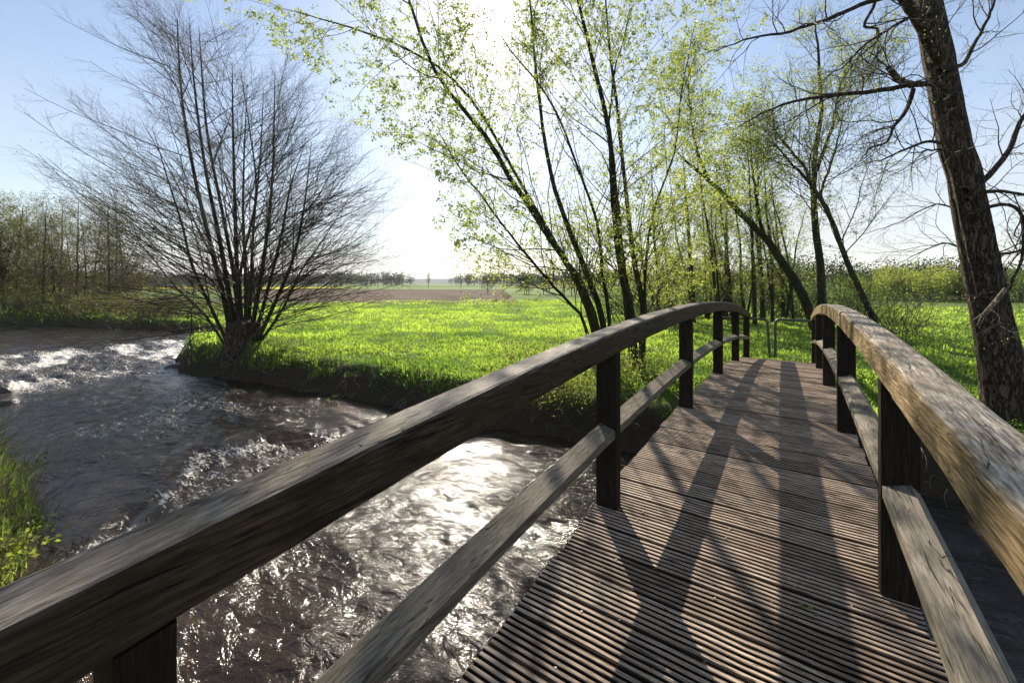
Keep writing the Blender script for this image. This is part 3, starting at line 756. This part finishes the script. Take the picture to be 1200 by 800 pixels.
o = g.build('crown', [M['twig'], M['leaf']], attr_name='rnd'); reparent(o, root)

# ------------------------------------------------------------------ bushes and bank vegetation
def bush(name, label, base, n, h, spread, levels, rng, leaf_n, leaf_s, leaf_m='leaf_dark', twig_m='twig2', up=.6, r0=.012, group=None, cat='bush'):
    root = empty(name, tuple(base)); tag(root, label, cat, group)
    az = rng.random(n) * 2 * math.pi; el = rng.uniform(.25, 1.2, n) if up < .5 else rng.uniform(.6, 1.45, n)
    D = np.stack([np.cos(az) * np.cos(el), np.sin(az) * np.cos(el), np.sin(el)], -1)
    st = np.array(base)[None] + np.concatenate([rng.normal(size=(n, 2)) * spread, np.full((n, 1), -.1)], 1)
    L = h * rng.uniform(.55, 1.15, n); K = 9
    P = np.zeros((n, K, 3)); P[:, 0] = st; d = D
    for k in range(1, K):
        d = unit(d + rng.normal(size=(n, 3)) * .10 + np.array([0, 0, .03])); P[:, k] = P[:, k - 1] + d * (L / (K - 1))[:, None]
    R = r0 * (L / h)[:, None] * np.linspace(1, .25, K)[None]
    g = Geo(); tubes(g, P, R, 5); par, pr = P, R
    for lv_ in levels:
        par, pr = spawn(par, pr, rng=rng, **lv_); tubes(g, par, pr, 3)
    leaves(g, par, leaf_n, leaf_s, rng, spread=leaf_s * .6, mat=1)
    o = g.build('foliage', [M[twig_m], M[leaf_m]], attr_name='rnd'); reparent(o, root)
    return root
rng = np.random.default_rng(61)
LV1 = [dict(n=7, t0=.2, t1=.98, ln=.7, ang=.7, K=6, up=.1, wob=.13, rk=.6, rmax=.007), dict(n=4, t0=.2, t1=.98, ln=.3, ang=.75, K=4, up=.05, wob=.13, rk=.7, rmax=.004)]
bz = lambda px, d: np.array([*gd(px, d)[:2], float(ground_z(gd(px, d)[0], gd(px, d)[1]))])
bush('spreading_bush', 'low bare bush with fanned out twigs behind the right handrail', bz(1046, 15.5), 46, 2.5, .35, LV1, rng, 1, .045, up=.3, r0=.014, leaf_m='leaf')
LVc = [dict(n=9, t0=.12, t1=.98, ln=1.7, ang=.7, K=5, up=.1, wob=.13, rk=.6, rmax=.02), dict(n=6, t0=.2, t1=.98, ln=.8, ang=.75, K=4, up=.05, wob=.13, rk=.7, rmax=.012)]
LVb = [dict(n=8, t0=.15, t1=.98, ln=1.0, ang=.7, K=5, up=.1, wob=.13, rk=.6, rmax=.01), dict(n=5, t0=.2, t1=.98, ln=.45, ang=.75, K=4, up=.05, wob=.13, rk=.7, rmax=.006)]
for (px, d, h, la) in [(1070, 46, 5.2, 'round green bush at the meadow edge left of the old trunk'), (1112, 48, 5.6, 'round green bush partly hidden by the old trunk'), (1036, 50, 4.6, 'green bush furthest left of the round meadow bushes'),
                       (1188, 44, 4.4, 'bare brown bush right of the old trunk'), (1228, 40, 4.8, 'bush at the right picture edge')]:
    bush('green_bush', la, gd(px, d), 34, h * .7, 1.2, LVc, rng, 9 if px < 1150 else 3, .16, up=.6, r0=.035, leaf_m='leaf_dark' if px > 1150 else 'leaf', group='bushes along the meadow edge')
# hedge-like undergrowth behind the bridge end
for k, (px, d, h) in enumerate([(765, 21, 1.9), (800, 23, 1.8), (835, 24, 2.1), (870, 24, 2.0), (905, 24, 2.2), (940, 23, 2.1), (975, 24, 2.3), (1005, 22, 2.2), (735, 22, 1.5)]):
    order = ['first', 'second', 'third', 'fourth', 'fifth', 'sixth', 'seventh', 'last', 'low outer left'][k]
    bush('thicket_bush', order + ' bush from the left in the thicket under the slender trees' if k < 7 else order + ' bush of the thicket under the slender trees', gd(px, d), 34, h * 1.25, 1.0, LVb, rng, 2, .085, up=.5, r0=.026, leaf_m='leaf_dark', twig_m='twig', group='thicket bushes behind the bridge end')
# tangle on the far bank beside the bridge
LVt = [dict(n=6, t0=.15, t1=.98, ln=.5, ang=.8, K=6, up=-.15, wob=.18, rk=.6, rmax=.004), dict(n=3, t0=.2, t1=.98, ln=.2, ang=.8, K=4, up=-.05, wob=.15, rk=.7, rmax=.0026)]
for (px, d, h, la) in [(655, 7.3, .95, 'dry twiggy shrub on the bank edge left of the first big post'), (700, 7.6, 1.1, 'tangled shrub at the foot of the slanting willow'),
                       (628, 8.2, 1.0, 'leafy low shrub on the bank in front of the meadow'), (745, 8.2, .8, 'small shrub at the foot of the upright willow')]:
    bush('bank_shrub', la, bz(px, d), 46, h * 1.1, .40, LVt, rng, 2, .045, up=.3, r0=.006, leaf_m='leaf', group='shrubs on the far bank', cat='shrub')
# overgrowth along the bank below the far left trees and at the bend
for k, (px, d, h) in enumerate([(10, 25.5, 1.6), (40, 24.8, 1.5), (75, 24.2, 1.2), (110, 23.5, 1.1), (145, 23, 1.0), (180, 22, 1.1), (212, 21.5, 1.0)]):
    bush('waterside_bush', ['low bush at the left picture edge by the river bend', 'second low bush from the left by the river bend', 'third low bush from the left by the river bend', 'middle low bush by the river bend', 'third low bush left of the big alder', 'second low bush left of the big alder', 'low bush just left of the big alder'][k],
         gd(px, d + 1.2), 34, h * 1.3, 1.0, LVb, rng, 2, .08, up=.3, r0=.022, leaf_m='leaf_olive', group='low bushes by the river bend')
# dead sapling in front of the alder
g_ = build_tree('bare_sapling', 'thin bare sapling at the water edge left of the alder stump', 'sapling', gd(225, 11.5), mkstems([([(225, 420), (224, 390), (226, 350), (222, 300)], 1.8, .1)], 11.5, 12), [dict(n=14, t0=.2, t1=.98, ln=.7, ang=.9, K=6, up=.05, wob=.1, rk=.6, rmax=.005), dict(n=4, t0=.2, t1=.98, ln=.3, ang=.8, K=4, up=0, wob=.1, rk=.7, rmax=.003)], rng, None)

# stones
def stone(label, c, s, seed, group='stones in the river'):
    r = np.random.default_rng(seed)
    th = np.linspace(0, math.pi, 18); ph = np.arange(28) * 2 * math.pi / 28
    T, Ph = np.meshgrid(th, ph, indexing='ij')
    n = 1 + .35 * (fbm(T * 1.6 + seed, np.cos(Ph) * 1.5 + 5, seed, 4) - .47) + .3 * (fbm(T * 1.9, np.sin(Ph) * 1.5 + seed, seed + 3, 3) - .45)
    V = np.stack([s[0] * n * np.sin(T) * np.cos(Ph), s[1] * n * np.sin(T) * np.sin(Ph), s[2] * n * np.cos(T)], -1)
    i = np.arange(17)[:, None] * 28; j = np.arange(28)[None, :]; j2 = (j + 1) % 28
    q = np.stack([i + j, i + 28 + j, i + 28 + j2, i + j2], -1).reshape(-1, 4)
    g = Geo(); g.add(V.reshape(-1, 3), q, 0); o = g.build('stone', M['stone']); o.location = c; o.rotation_euler = (0, 0, r.random() * 6)
    tag(o, label, 'stone', group)
def wpt(px, py, z=WZ): d = FPX * (EYE - z) / (py - HY); p = at(px, py, d); return (p[0], p[1], z)
stone('round brown stone at the tip of the alder bank', (*gd(231, 13.4)[:2], -.32), (.42, .34, .30), 3)
stone('flat pale stone in the water below the alder bank', wpt(200, 421), (.38, .25, .14), 4)
stone('low wet stone beside the flat pale one', wpt(212, 430), (.5, .2, .15), 5)
stone('dark mossy stone at the left picture edge', wpt(2, 458), (.42, .3, .26), 6)
stone('small stone under the mossy one at the left edge', wpt(8, 474), (.22, .2, .12), 7)
stone('big smooth blue grey stone under the near grass bank', (-4.75, 1.0, WZ + .02), (.34, .22, .17), 8)

# ------------------------------------------------------------------ grass
def blades(rng, x, y, z, h, w, lean=.35, base_rot=None):
    n = len(x); az = rng.random(n) * 2 * math.pi
    dx, dy = np.cos(az), np.sin(az)
    la = rng.random(n) * 2 * math.pi; ll = h * lean * rng.random(n)
    lx, ly = np.cos(la) * ll, np.sin(la) * ll
    b0 = np.stack([x - dx * w, y - dy * w, z - .03], -1); b1 = np.stack([x + dx * w, y + dy * w, z - .03], -1)
    m0 = np.stack([x - dx * w * .8 + lx * .35, y - dy * w * .8 + ly * .35, z + h * .6], -1); m1 = np.stack([x + dx * w * .8 + lx * .35, y + dy * w * .8 + ly * .35, z + h * .6], -1)
    t = np.stack([x + lx, y + ly, z + h * (1 - .3 * ll / h)], -1)
    V = np.stack([b0, b1, m1, m0, t], 1).reshape(-1, 3)
    i = np.arange(n)[:, None] * 5
    return V, i + np.array([[0, 1, 2, 3]]), i + np.array([[3, 2, 4]])
def scatter(rng, n, x0, x1, y0, y1): return rng.uniform(x0, x1, n), rng.uniform(y0, y1, n)
rng = np.random.default_rng(71)
g = Geo()
def add_grass(x, y, h, w, attrv, lean=.9):
    z = ground_z(x, y)
    V, q, t = blades(rng, x, y, z, h, w, lean)
    g.add(V, q, 0, np.repeat(attrv, 5)); 
    g.f.append(t + (g.n - len(V))); g.m.append(0); g.v.append(np.zeros((0, 3), np.float32)); g.a.append(np.zeros(0, np.float32))
# polar scatter around the bridge, thinning with distance
n = 420000
r = 3.2 * (48 / 3.2) ** rng.random(n); a = rng.uniform(-1.32, 1.12, n)
fx, fy = r * np.cos(a), r * np.sin(a)
x = FW[0] * fx + RT[0] * fy; y = FW[1] * fx + RT[1] * fy
d = river_d(x, y)
pat = fbm(x * .5, y * .5, 12, 4); pat2 = fbm(x * 2.2, y * 2.2, 14, 3)
ok = (d < np.where((x > -5.2) & (y > 3), -1.05, -.40) + .6 * (pat2 - .45)) & ~((x > DX0 - .05) & (x < DX1 + .05) & (y > SB) & (y < SE + .05))
ok &= rng.random(n) < sstep(.25, .5, pat2) * .7 + .3
x, y, r, d, pat, pat2 = [q[ok] for q in (x, y, r, d, pat, pat2)]
hh = (.035 + .09 * sstep(.35, .65, pat) * rng.random(len(x)) + .16 * sstep(.52, .7, pat2) * rng.random(len(x)) + .05 * rng.random(len(x))) * .9
add_grass(x, y, hh, .0024 + .00085 * r, np.clip(.30 * rng.random(len(x)) + 2.0 * (pat - .40) + .8 * (pat2 - .42) + .25, 0, 1))
# taller tufts on the bank edges
n = 80000
x, y = scatter(rng, n, -26, 6, -.5, 9.5); d = river_d(x, y); pat2 = fbm(x * 1.3, y * 1.3, 18, 3)
ok = (d < -.34) & (d > -1.1) & (pat2 > .50) & ~((x > -5.0) & (x < .8) & (y > 3)) & ~((x > DX0 - .1) & (x < DX1 + .1))
x, y, pat2 = x[ok], y[ok], pat2[ok]
add_grass(x, y, .06 + .22 * rng.random(len(x)) * sstep(.4, .6, pat2), .004 + .0005 * np.hypot(x, y), rng.random(len(x)) * .7, 1.2)
# near left bank, close to the camera
n = 26000
x, y = scatter(rng, n, -13.5, -3.4, -.6, 1.3); d = river_d(x, y)
ok = (d < -.10) & (d > -1.6); x, y, d = x[ok], y[ok], d[ok]; pat2 = fbm(x * 1.8, y * 1.8, 19, 3)
add_grass(x, y, .10 + .34 * rng.random(len(x)) * sstep(.32, .6, pat2), .0045, rng.random(len(x)), .8)
tag(g.build('meadow_grass', M['grass'], attr_name='rnd'), 'bright green meadow grass along both river banks', 'grass', kind='stuff')
# dry stalks on the near bank
g = Geo(); n = 1100
x, y = scatter(rng, n, -8.5, -3.9, .15, 1.15); d = river_d(x, y); ok = (d < -.05) & (d > -.6); x, y = x[ok], y[ok]; n = len(x)
z = ground_z(x, y); P = np.zeros((n, 6, 3)); P[:, 0] = np.stack([x, y, z - .02], -1)
dd_ = unit(np.stack([rng.normal(size=n) * .5, rng.normal(size=n) * .5, np.ones(n)], -1)); L = rng.uniform(.2, .75, n)
for k in range(1, 6):
    dd_ = unit(dd_ + rng.normal(size=(n, 3)) * .14 + np.array([0, 0, -.05])); P[:, k] = P[:, k - 1] + dd_ * (L / 5)[:, None]
R = np.full((n, 6), .0034) * np.linspace(1, .4, 6); tubes(g, P, R, 4)
c, cr = spawn(P, R, 3, .4, .95, .16, .6, 4, rng, rk=.7, rmax=.0015); tubes(g, c, cr, 3)
tag(g.build('dry_stalks', M['dry']), 'dry brown stalks and dead grass on the near left bank', 'dead grass', kind='stuff')

# dead grass, rootlets and twigs hanging over the eroded bank faces
g = Geo(); n = 15000
x, y = scatter(rng, n, -24, 5, -1.5, 9.5); d = river_d(x, y); ok = (d < -.06) & (d > -.75) & (fbm(x * 1.6, y * 1.6, 44, 3) > .40) & ~((x > DX0 - .1) & (x < DX1 + .1) & (y < 5)); x, y = x[ok], y[ok]; n = len(x)
e_ = .05; gxn = np.stack([(river_d(x + e_, y) - river_d(x - e_, y)), (river_d(x, y + e_) - river_d(x, y - e_)), np.zeros(n)], -1); gxn = unit(gxn)
P = np.zeros((n, 5, 3)); P[:, 0] = np.stack([x, y, ground_z(x, y)], -1)
dd_ = unit(gxn * .8 + rng.normal(size=(n, 3)) * .7 + np.array([0, 0, .55])); L = rng.uniform(.10, .42, n)
for k in range(1, 5):
    dd_ = unit(dd_ + rng.normal(size=(n, 3)) * .18 + np.array([0, 0, -.30])); P[:, k] = P[:, k - 1] + dd_ * (L / 4)[:, None]
tubes(g, P, np.full((n, 5), .0050) * np.linspace(1, .5, 5), 3)
tag(g.build('bank_debris', M['dry']), 'dead grass and rootlets hanging over the river banks', 'dead grass', kind='stuff')
# low broad leaved weeds in the meadow near the banks
g = Geo(); n = 9000
x, y = scatter(rng, n, -22, 5, -1.2, 15); d = river_d(x, y); pp = fbm(x * .9, y * .9, 46, 4)
ok = (d < -.22) & (pp > .46) & (rng.random(n) < sstep(-9, -.3, d)) & ~((x > DX0 - .15) & (x < DX1 + .15) & (y < SE)); x, y = x[ok], y[ok]; n = len(x)
S = np.stack([x, y, ground_z(x, y)], -1); D = unit(np.stack([rng.normal(size=n), rng.normal(size=n), np.full(n, 1.6)], -1))
P = np.stack([S, S + D * .07, S + D * rng.uniform(.12, .30, n)[:, None]], 1)
leaves(g, P, 9, .055, rng, spread=.045, t0=.2)
tag(g.build('meadow_weeds', M['leaf_dark'], attr_name='rnd'), 'low broad leaved weeds among the grass near the banks', 'weeds', kind='stuff')

# broad leaved weed clumps on the near bank and meadow (low dark tufts)
def clump(label, x, y, s, n, rng, m='leaf', up=.6, group='leafy weeds by the river'):
    z = float(ground_z(x, y)); root = empty('weed_plant', (x, y, z)); tag(root, label, 'plant', group)
    az = rng.random(n) * 6.283; L = s * rng.uniform(.5, 1.1, n); el = rng.uniform(.3, 1.3, n)
    D = np.stack([np.cos(az) * np.cos(el), np.sin(az) * np.cos(el), np.sin(el)], -1)
    S = np.array([x, y, z - .02]) + np.concatenate([rng.normal(size=(n, 2)) * s * .35, np.zeros((n, 1))], 1)
    P = np.stack([S, S + D * L[:, None] * .5, S + D * L[:, None] + np.array([0, 0, -.03])], 1)
    g = Geo(); tubes(g, P, np.full((n, 3), .0018), 3)
    leaves(g, P, 9, s * .17, rng, spread=s * .06, t0=.35, mat=1)
    o = g.build('foliage', [M['twig2'], M[m]], attr_name='rnd'); reparent(o, root)
rng = np.random.default_rng(83)
clump('pale leafy weed clump in the lower left corner of the bank', -5.0, .30, .30, 80, rng)
clump('leafy weed beside the dry stalks on the near bank', -5.9, .55, .26, 60, rng, 'leaf_dark')
clump('weed clump near the left picture edge on the near bank', -7.6, .6, .30, 60, rng, 'leaf_dark')
for k, (px, py) in enumerate([(330, 412), (345, 418), (430, 448), (412, 460), (392, 430)]):
    d_ = FPX * EYE / (py - HY) * .97
    p = gd(px, d_)
    clump(['dark weed right of the alder stump', 'leafy weed on the bank right of the alder stump', 'bright weed clump hanging over the bank edge', 'bright weed clump lowest on the dark bank', 'weed tuft between the alder and the bright clumps'][k], p[0], p[1], .28, 60, rng, 'leaf' if k in (2, 3) else 'leaf_dark')

# small leafy sprig lying on the deck
s_ = 2.28; p0 = np.array([.02, s_, dz(s_) + .004])
g = Geo(); P = np.array([[p0, p0 + [.03, -.02, .008], p0 + [.07, -.035, .004]]]); tubes(g, P, np.full((1, 3), .0016), 4)
rng = np.random.default_rng(5); leaves(g, P, 9, .026, rng, spread=.006, t0=0, mat=1)
V_ = g.v[-1]; V_[:, 2] = np.clip(V_[:, 2], dz(s_) + .003, dz(s_) + .014)
tag(g.build('leaf_sprig', [M['twig2'], M['leaf']], attr_name='rnd'), 'small fallen sprig of green leaves lying on the deck planks', 'sprig')

# ------------------------------------------------------------------ far fields, woods, hills
def sheet(name, m, pts, z, n=40):
    g = Geo(); g.add([(p[0], p[1], z) for p in pts], np.array([[0, 1, 2, 3]]), 0)
    tag(g.build(name, m, smooth=False), kind='structure')
# quads given by (px,distance) corners
def fq(a, b, c, d): return [gd(*a), gd(*b), gd(*c), gd(*d)]
sheet('ploughed_field', M['soil'], fq((230, 39), (610, 38), (590, 125), (330, 140)), .035)
sheet('rapeseed_field', M['rape'], fq((-250, 125), (330, 118), (425, 165), (-150, 190)), .30)
sheet('rapeseed_field', M['rape'], fq((600, 190), (700, 190), (720, 225), (600, 225)), .32)
sheet('far_green_field', M['field'], fq((-2500, 230), (3600, 230), (3600, 900), (-2500, 900)), .1)
def woods(name, label, row, rng, hmin, hmax, dens, cs, kind='stuff', fs=.05, mm=170):
    """a far wood: many clumps of leaf faces with trunks, in depth"""
    g = Geo(); gt = Geo()
    for (pxa, da, pxb, db) in row:
        a, b = gd(pxa, da), gd(pxb, db); L = np.linalg.norm(b - a); n = int(L * dens)
        t = rng.random(n); c = a[None] * (1 - t[:, None]) + b[None] * t[:, None] + rng.normal(size=(n, 3)) * np.array([cs, cs, 0]) * 2
        h = rng.uniform(hmin, hmax, n) * (.7 + .6 * fbm(c[:, 0] * .03, c[:, 1] * .03, 7, 3))
        m_ = mm
        u = rng.normal(size=(n, m_, 3)); u = u / np.linalg.norm(u, axis=-1, keepdims=True) * rng.random((n, m_, 1)) ** .4
        ctr = c + np.stack([np.zeros(n), np.zeros(n), h * .55], -1)
        P = ctr[:, None] + u * np.stack([h * .38, h * .38, h * .46], -1)[:, None]
        P = P.reshape(-1, 3); s = np.repeat(h * fs, m_)[:, None] * rng.uniform(.5, 1.3, (n * m_, 1))
        aa = unit(rng.normal(size=(n * m_, 3))); bb = unit(np.cross(aa, rng.normal(size=(n * m_, 3))))
        V = np.stack([P - aa * s, P + bb * s * .8, P + aa * s, P - bb * s * .8], 1)
        g.add(V.reshape(-1, 3), np.arange(n * m_ * 4).reshape(-1, 4), 0)
        TP = np.stack([c, ctr, ctr + np.array([0, 0, 1.0])], 1); tubes(g, TP, np.tile((h * .018)[:, None], (1, 3)), 4)
    o = g.build(name, M['wood_mass']); tag(o, label, 'woods', kind=kind)
rng = np.random.default_rng(97)
woods('far_woods', 'distant line of woods along the horizon', [(-900, 230, -100, 260), (-100, 260, 210, 330), (210, 330, 450, 330), (560, 320, 700, 300), (700, 300, 1500, 240), (1500, 240, 2500, 200)], rng, 8, 11.5, 1.6, 9, fs=.045, mm=130)
woods('field_hedge', 'brown green hedgerow behind the trees at the river bend', [(-300, 60, 120, 80), (120, 80, 300, 118), (-700, 50, -300, 60)], rng, 3.0, 5.0, 1.0, 1.8, fs=.024, mm=500)
woods('meadow_hedge', 'hedge of bushes closing the meadow behind the slender trees', [(640, 75, 820, 62), (820, 62, 1010, 55), (1010, 55, 1250, 48), (1250, 48, 1600, 40)], rng, 3.8, 6.0, 1.2, 1.8, fs=.018, mm=900)
def field_tree(label, px, d, h, rng):
    b = gd(px, d); root = empty('field_tree', tuple(b)); tag(root, label, 'tree', 'trees standing out on the far fields')
    P = np.array([[b, b + [0, 0, h * .3], b + [.1 * h * .1, 0, h * .6], b + [0, 0, h * .95]]]); R = h * np.array([[.022, .017, .01, .003]])
    g = Geo(); tubes(g, P, R, 6); o = g.build('trunk', M['alder_bark']); reparent(o, root)
    g = Geo(); c, r = spawn(P, R, 26, .25, .98, h * .34, .8, 5, rng, up=.3, rk=.5, rmax=h * .008, lt=(1.0, .5)); tubes(g, c, r, 3)
    c, r = spawn(c, r, 9, .2, 1, h * .13, .7, 4, rng, rk=.6, rmax=h * .004); tubes(g, c, r, 3)
    leaves(g, c, 3, h * .035, rng, spread=h * .01, mat=1)
    o = g.build('crown', [M['twig2'], M['leaf_dark']], attr_name='rnd'); reparent(o, root)
for (px, d, h, la) in [(388, 170, 6.2, 'round field tree left of the others on the horizon'), (400, 175, 6.0, 'second round field tree from the left on the horizon'), (430, 180, 6.0, 'field tree at the end of the round group'), (443, 182, 6.4, 'small field tree beside the open gap'),
                       (471, 185, 6.5, 'thin lone tree in the gap of the horizon'), (502, 180, 6.6, 'dark lone tree right of the horizon gap'), (540, 185, 6.0, 'field tree behind the willow twigs'), (416, 178, 5.2, 'low field tree in the middle of the round group')]:
    field_tree(la, px, d, h, rng)
g = Geo()     # low wooded hills on the horizon
pxs = np.linspace(-1400, 2600, 160)
ridge = 14 + 26 * fbm(np.linspace(0, 9, 160), np.zeros(160), 77, 4)
V = []
for i, px in enumerate(pxs):
    for t, zf in ((0, -.02), (.25, .55), (.5, .9), (.75, 1.0), (1.0, .6)):
        p = gd(px, 1300 + 500 * t); V.append((p[0], p[1], ridge[i] * zf))
q = [[i * 5 + k, (i + 1) * 5 + k, (i + 1) * 5 + k + 1, i * 5 + k + 1] for i in range(159) for k in range(4)]
g.add(V, np.array(q), 0); tag(g.build('hills', M['hill']), kind='structure')

g = Geo()
bx = [(x, y, z) for z in (-3.0, 70.0) for x, y in ((-9000, -9000), (9000, -9000), (9000, 9000), (-9000, 9000))]
g.add(bx, np.array([[0, 3, 2, 1], [4, 5, 6, 7], [0, 1, 5, 4], [1, 2, 6, 5], [2, 3, 7, 6], [3, 0, 4, 7]]), 0)
hm = bpy.data.materials.new('haze_air'); hm.use_nodes = True; hn = hm.node_tree; hn.nodes.clear()
ho = hn.nodes.new('ShaderNodeOutputMaterial'); hv = hn.nodes.new('ShaderNodeVolumePrincipled')
hv.inputs['Density'].default_value = .00022; hv.inputs['Color'].default_value = (.85, .9, 1, 1); hv.inputs['Anisotropy'].default_value = .3
hn.links.new(hv.outputs[0], ho.inputs['Volume'])
tag(g.build('haze', hm, smooth=False), kind='stuff')
# bits of bark and bud scales on the planks
rng = np.random.default_rng(101); n = 260
x = rng.uniform(XL, XR, n); y = rng.uniform(-1, 11, n); y = np.where(rng.random(n) < .5, rng.uniform(.8, 4, n), y); s_ = rng.uniform(.002, .007, n)
a = rng.random(n) * 6.28; zz = dz(y) + .0035
V = np.stack([np.stack([x + s_ * np.cos(a + k * math.pi / 2) * (1, .45)[k % 2], y + s_ * np.sin(a + k * math.pi / 2) * (1, .45)[k % 2], zz + rng.uniform(0, .003, n)], -1) for k in range(4)], 1)
g = Geo(); g.add(V.reshape(-1, 3), np.arange(n * 4).reshape(n, 4), 0); tag(g.build('plank_litter', M['dry'], smooth=False), 'tiny dry bud scales scattered over the deck planks', 'litter', kind='stuff')

# ------------------------------------------------------------------ sky, sun, camera
SUN_AZ = 37.3; SUN_EL = 32.3
sd = Vector((-math.sin(rad(SUN_AZ)) * math.cos(rad(SUN_EL)), math.cos(rad(SUN_AZ)) * math.cos(rad(SUN_EL)), math.sin(rad(SUN_EL))))
w = bpy.data.worlds.new('World'); sc.world = w; w.use_nodes = True
nt = w.node_tree; bg = nt.nodes['Background']; bg.inputs['Strength'].default_value = .092
sky = nt.nodes.new('ShaderNodeTexSky'); sky.sky_type = 'NISHITA'; sky.sun_disc = False
sky.sun_elevation = rad(SUN_EL); sky.sun_rotation = rad(-SUN_AZ); sky.air_density = 1.0; sky.dust_density = .35; sky.ozone_density = 1.6
tc = nt.nodes.new('ShaderNodeTexCoord')
# thin high cloud veil, and the bright aureole of the sun seen through it
dot = nt.nodes.new('ShaderNodeVectorMath'); dot.operation = 'DOT_PRODUCT'; nt.links.new(tc.outputs['Generated'], dot.inputs[0]); dot.inputs[1].default_value = sd
au = math_(nt, 'POWER', math_(nt, 'MAXIMUM', dot.outputs['Value'], 0.0), 60.0)
core = math_(nt, 'POWER', math_(nt, 'MAXIMUM', dot.outputs['Value'], 0.0), 1600.0)
mp = nt.nodes.new('ShaderNodeMapping'); mp.inputs['Scale'].default_value = (1, 1, 3.2); nt.links.new(tc.outputs['Generated'], mp.inputs['Vector'])
cl = sm(nt, noise(nt, mp.outputs['Vector'], 1.6, 6, .55, .5), .42, .75)
sep = nt.nodes.new('ShaderNodeSeparateXYZ'); nt.links.new(tc.outputs['Generated'], sep.inputs[0])
low = sm(nt, sep.outputs['Z'], .50, .02)
veil = math_(nt, 'MULTIPLY', math_(nt, 'ADD', .28, math_(nt, 'MULTIPLY', cl, .62)), low)
veil = math_(nt, 'MINIMUM', math_(nt, 'ADD', math_(nt, 'ADD', veil, .10), math_(nt, 'MULTIPLY', au, .22)), 1.0)
cc = math_(nt, 'ADD', 5.2, math_(nt, 'MULTIPLY', au, 4.0))
comb = nt.nodes.new('ShaderNodeCombineColor')
for k_, f_ in zip(('Red', 'Green', 'Blue'), (1.0, .985, .97)): nt.links.new(math_(nt, 'MULTIPLY', cc, f_), comb.inputs[k_])
c = mix(nt, veil, sky.outputs['Color'], comb.outputs[0])
comb2 = nt.nodes.new('ShaderNodeCombineColor')
for k_, f_ in zip(('Red', 'Green', 'Blue'), (60.0, 56.0, 50.0)): nt.links.new(math_(nt, 'MULTIPLY', core, f_), comb2.inputs[k_])
c = mix(nt, 1.0, c, comb2.outputs[0], 'ADD')
nt.links.new(c, bg.inputs['Color'])

sun = bpy.data.lights.new('sun', 'SUN'); sun.energy = 5.0; sun.angle = rad(.53); sun.color = (1, .90, .76)
so = bpy.data.objects.new('sun', sun); COL.objects.link(so); so.rotation_euler = sd.to_track_quat('Z', 'Y').to_euler(); so.location = (0, 0, 30)

cam = bpy.data.cameras.new('camera'); co = bpy.data.objects.new('camera', cam); COL.objects.link(co)
cam.sensor_width = 36; cam.lens = 36 * FPX / 1200; cam.shift_y = -(400 - HY) / 1200; cam.clip_start = .02; cam.clip_end = 20000
co.location = (0, 0, EYE); co.rotation_euler = (rad(90), 0, TH)
sc.camera = co

sc.view_settings.view_transform = 'Standard'; sc.view_settings.look = 'None'; sc.view_settings.gamma = 1
sc.view_settings.exposure = .82
sc.cycles.use_denoising = True
sc.cycles.max_bounces = 6; sc.cycles.diffuse_bounces = 3; sc.cycles.glossy_bounces = 3; sc.cycles.transmission_bounces = 4; sc.cycles.transparent_max_bounces = 8
sc.cycles.sample_clamp_indirect = 6; sc.cycles.caustics_reflective = False; sc.cycles.caustics_refractive = False
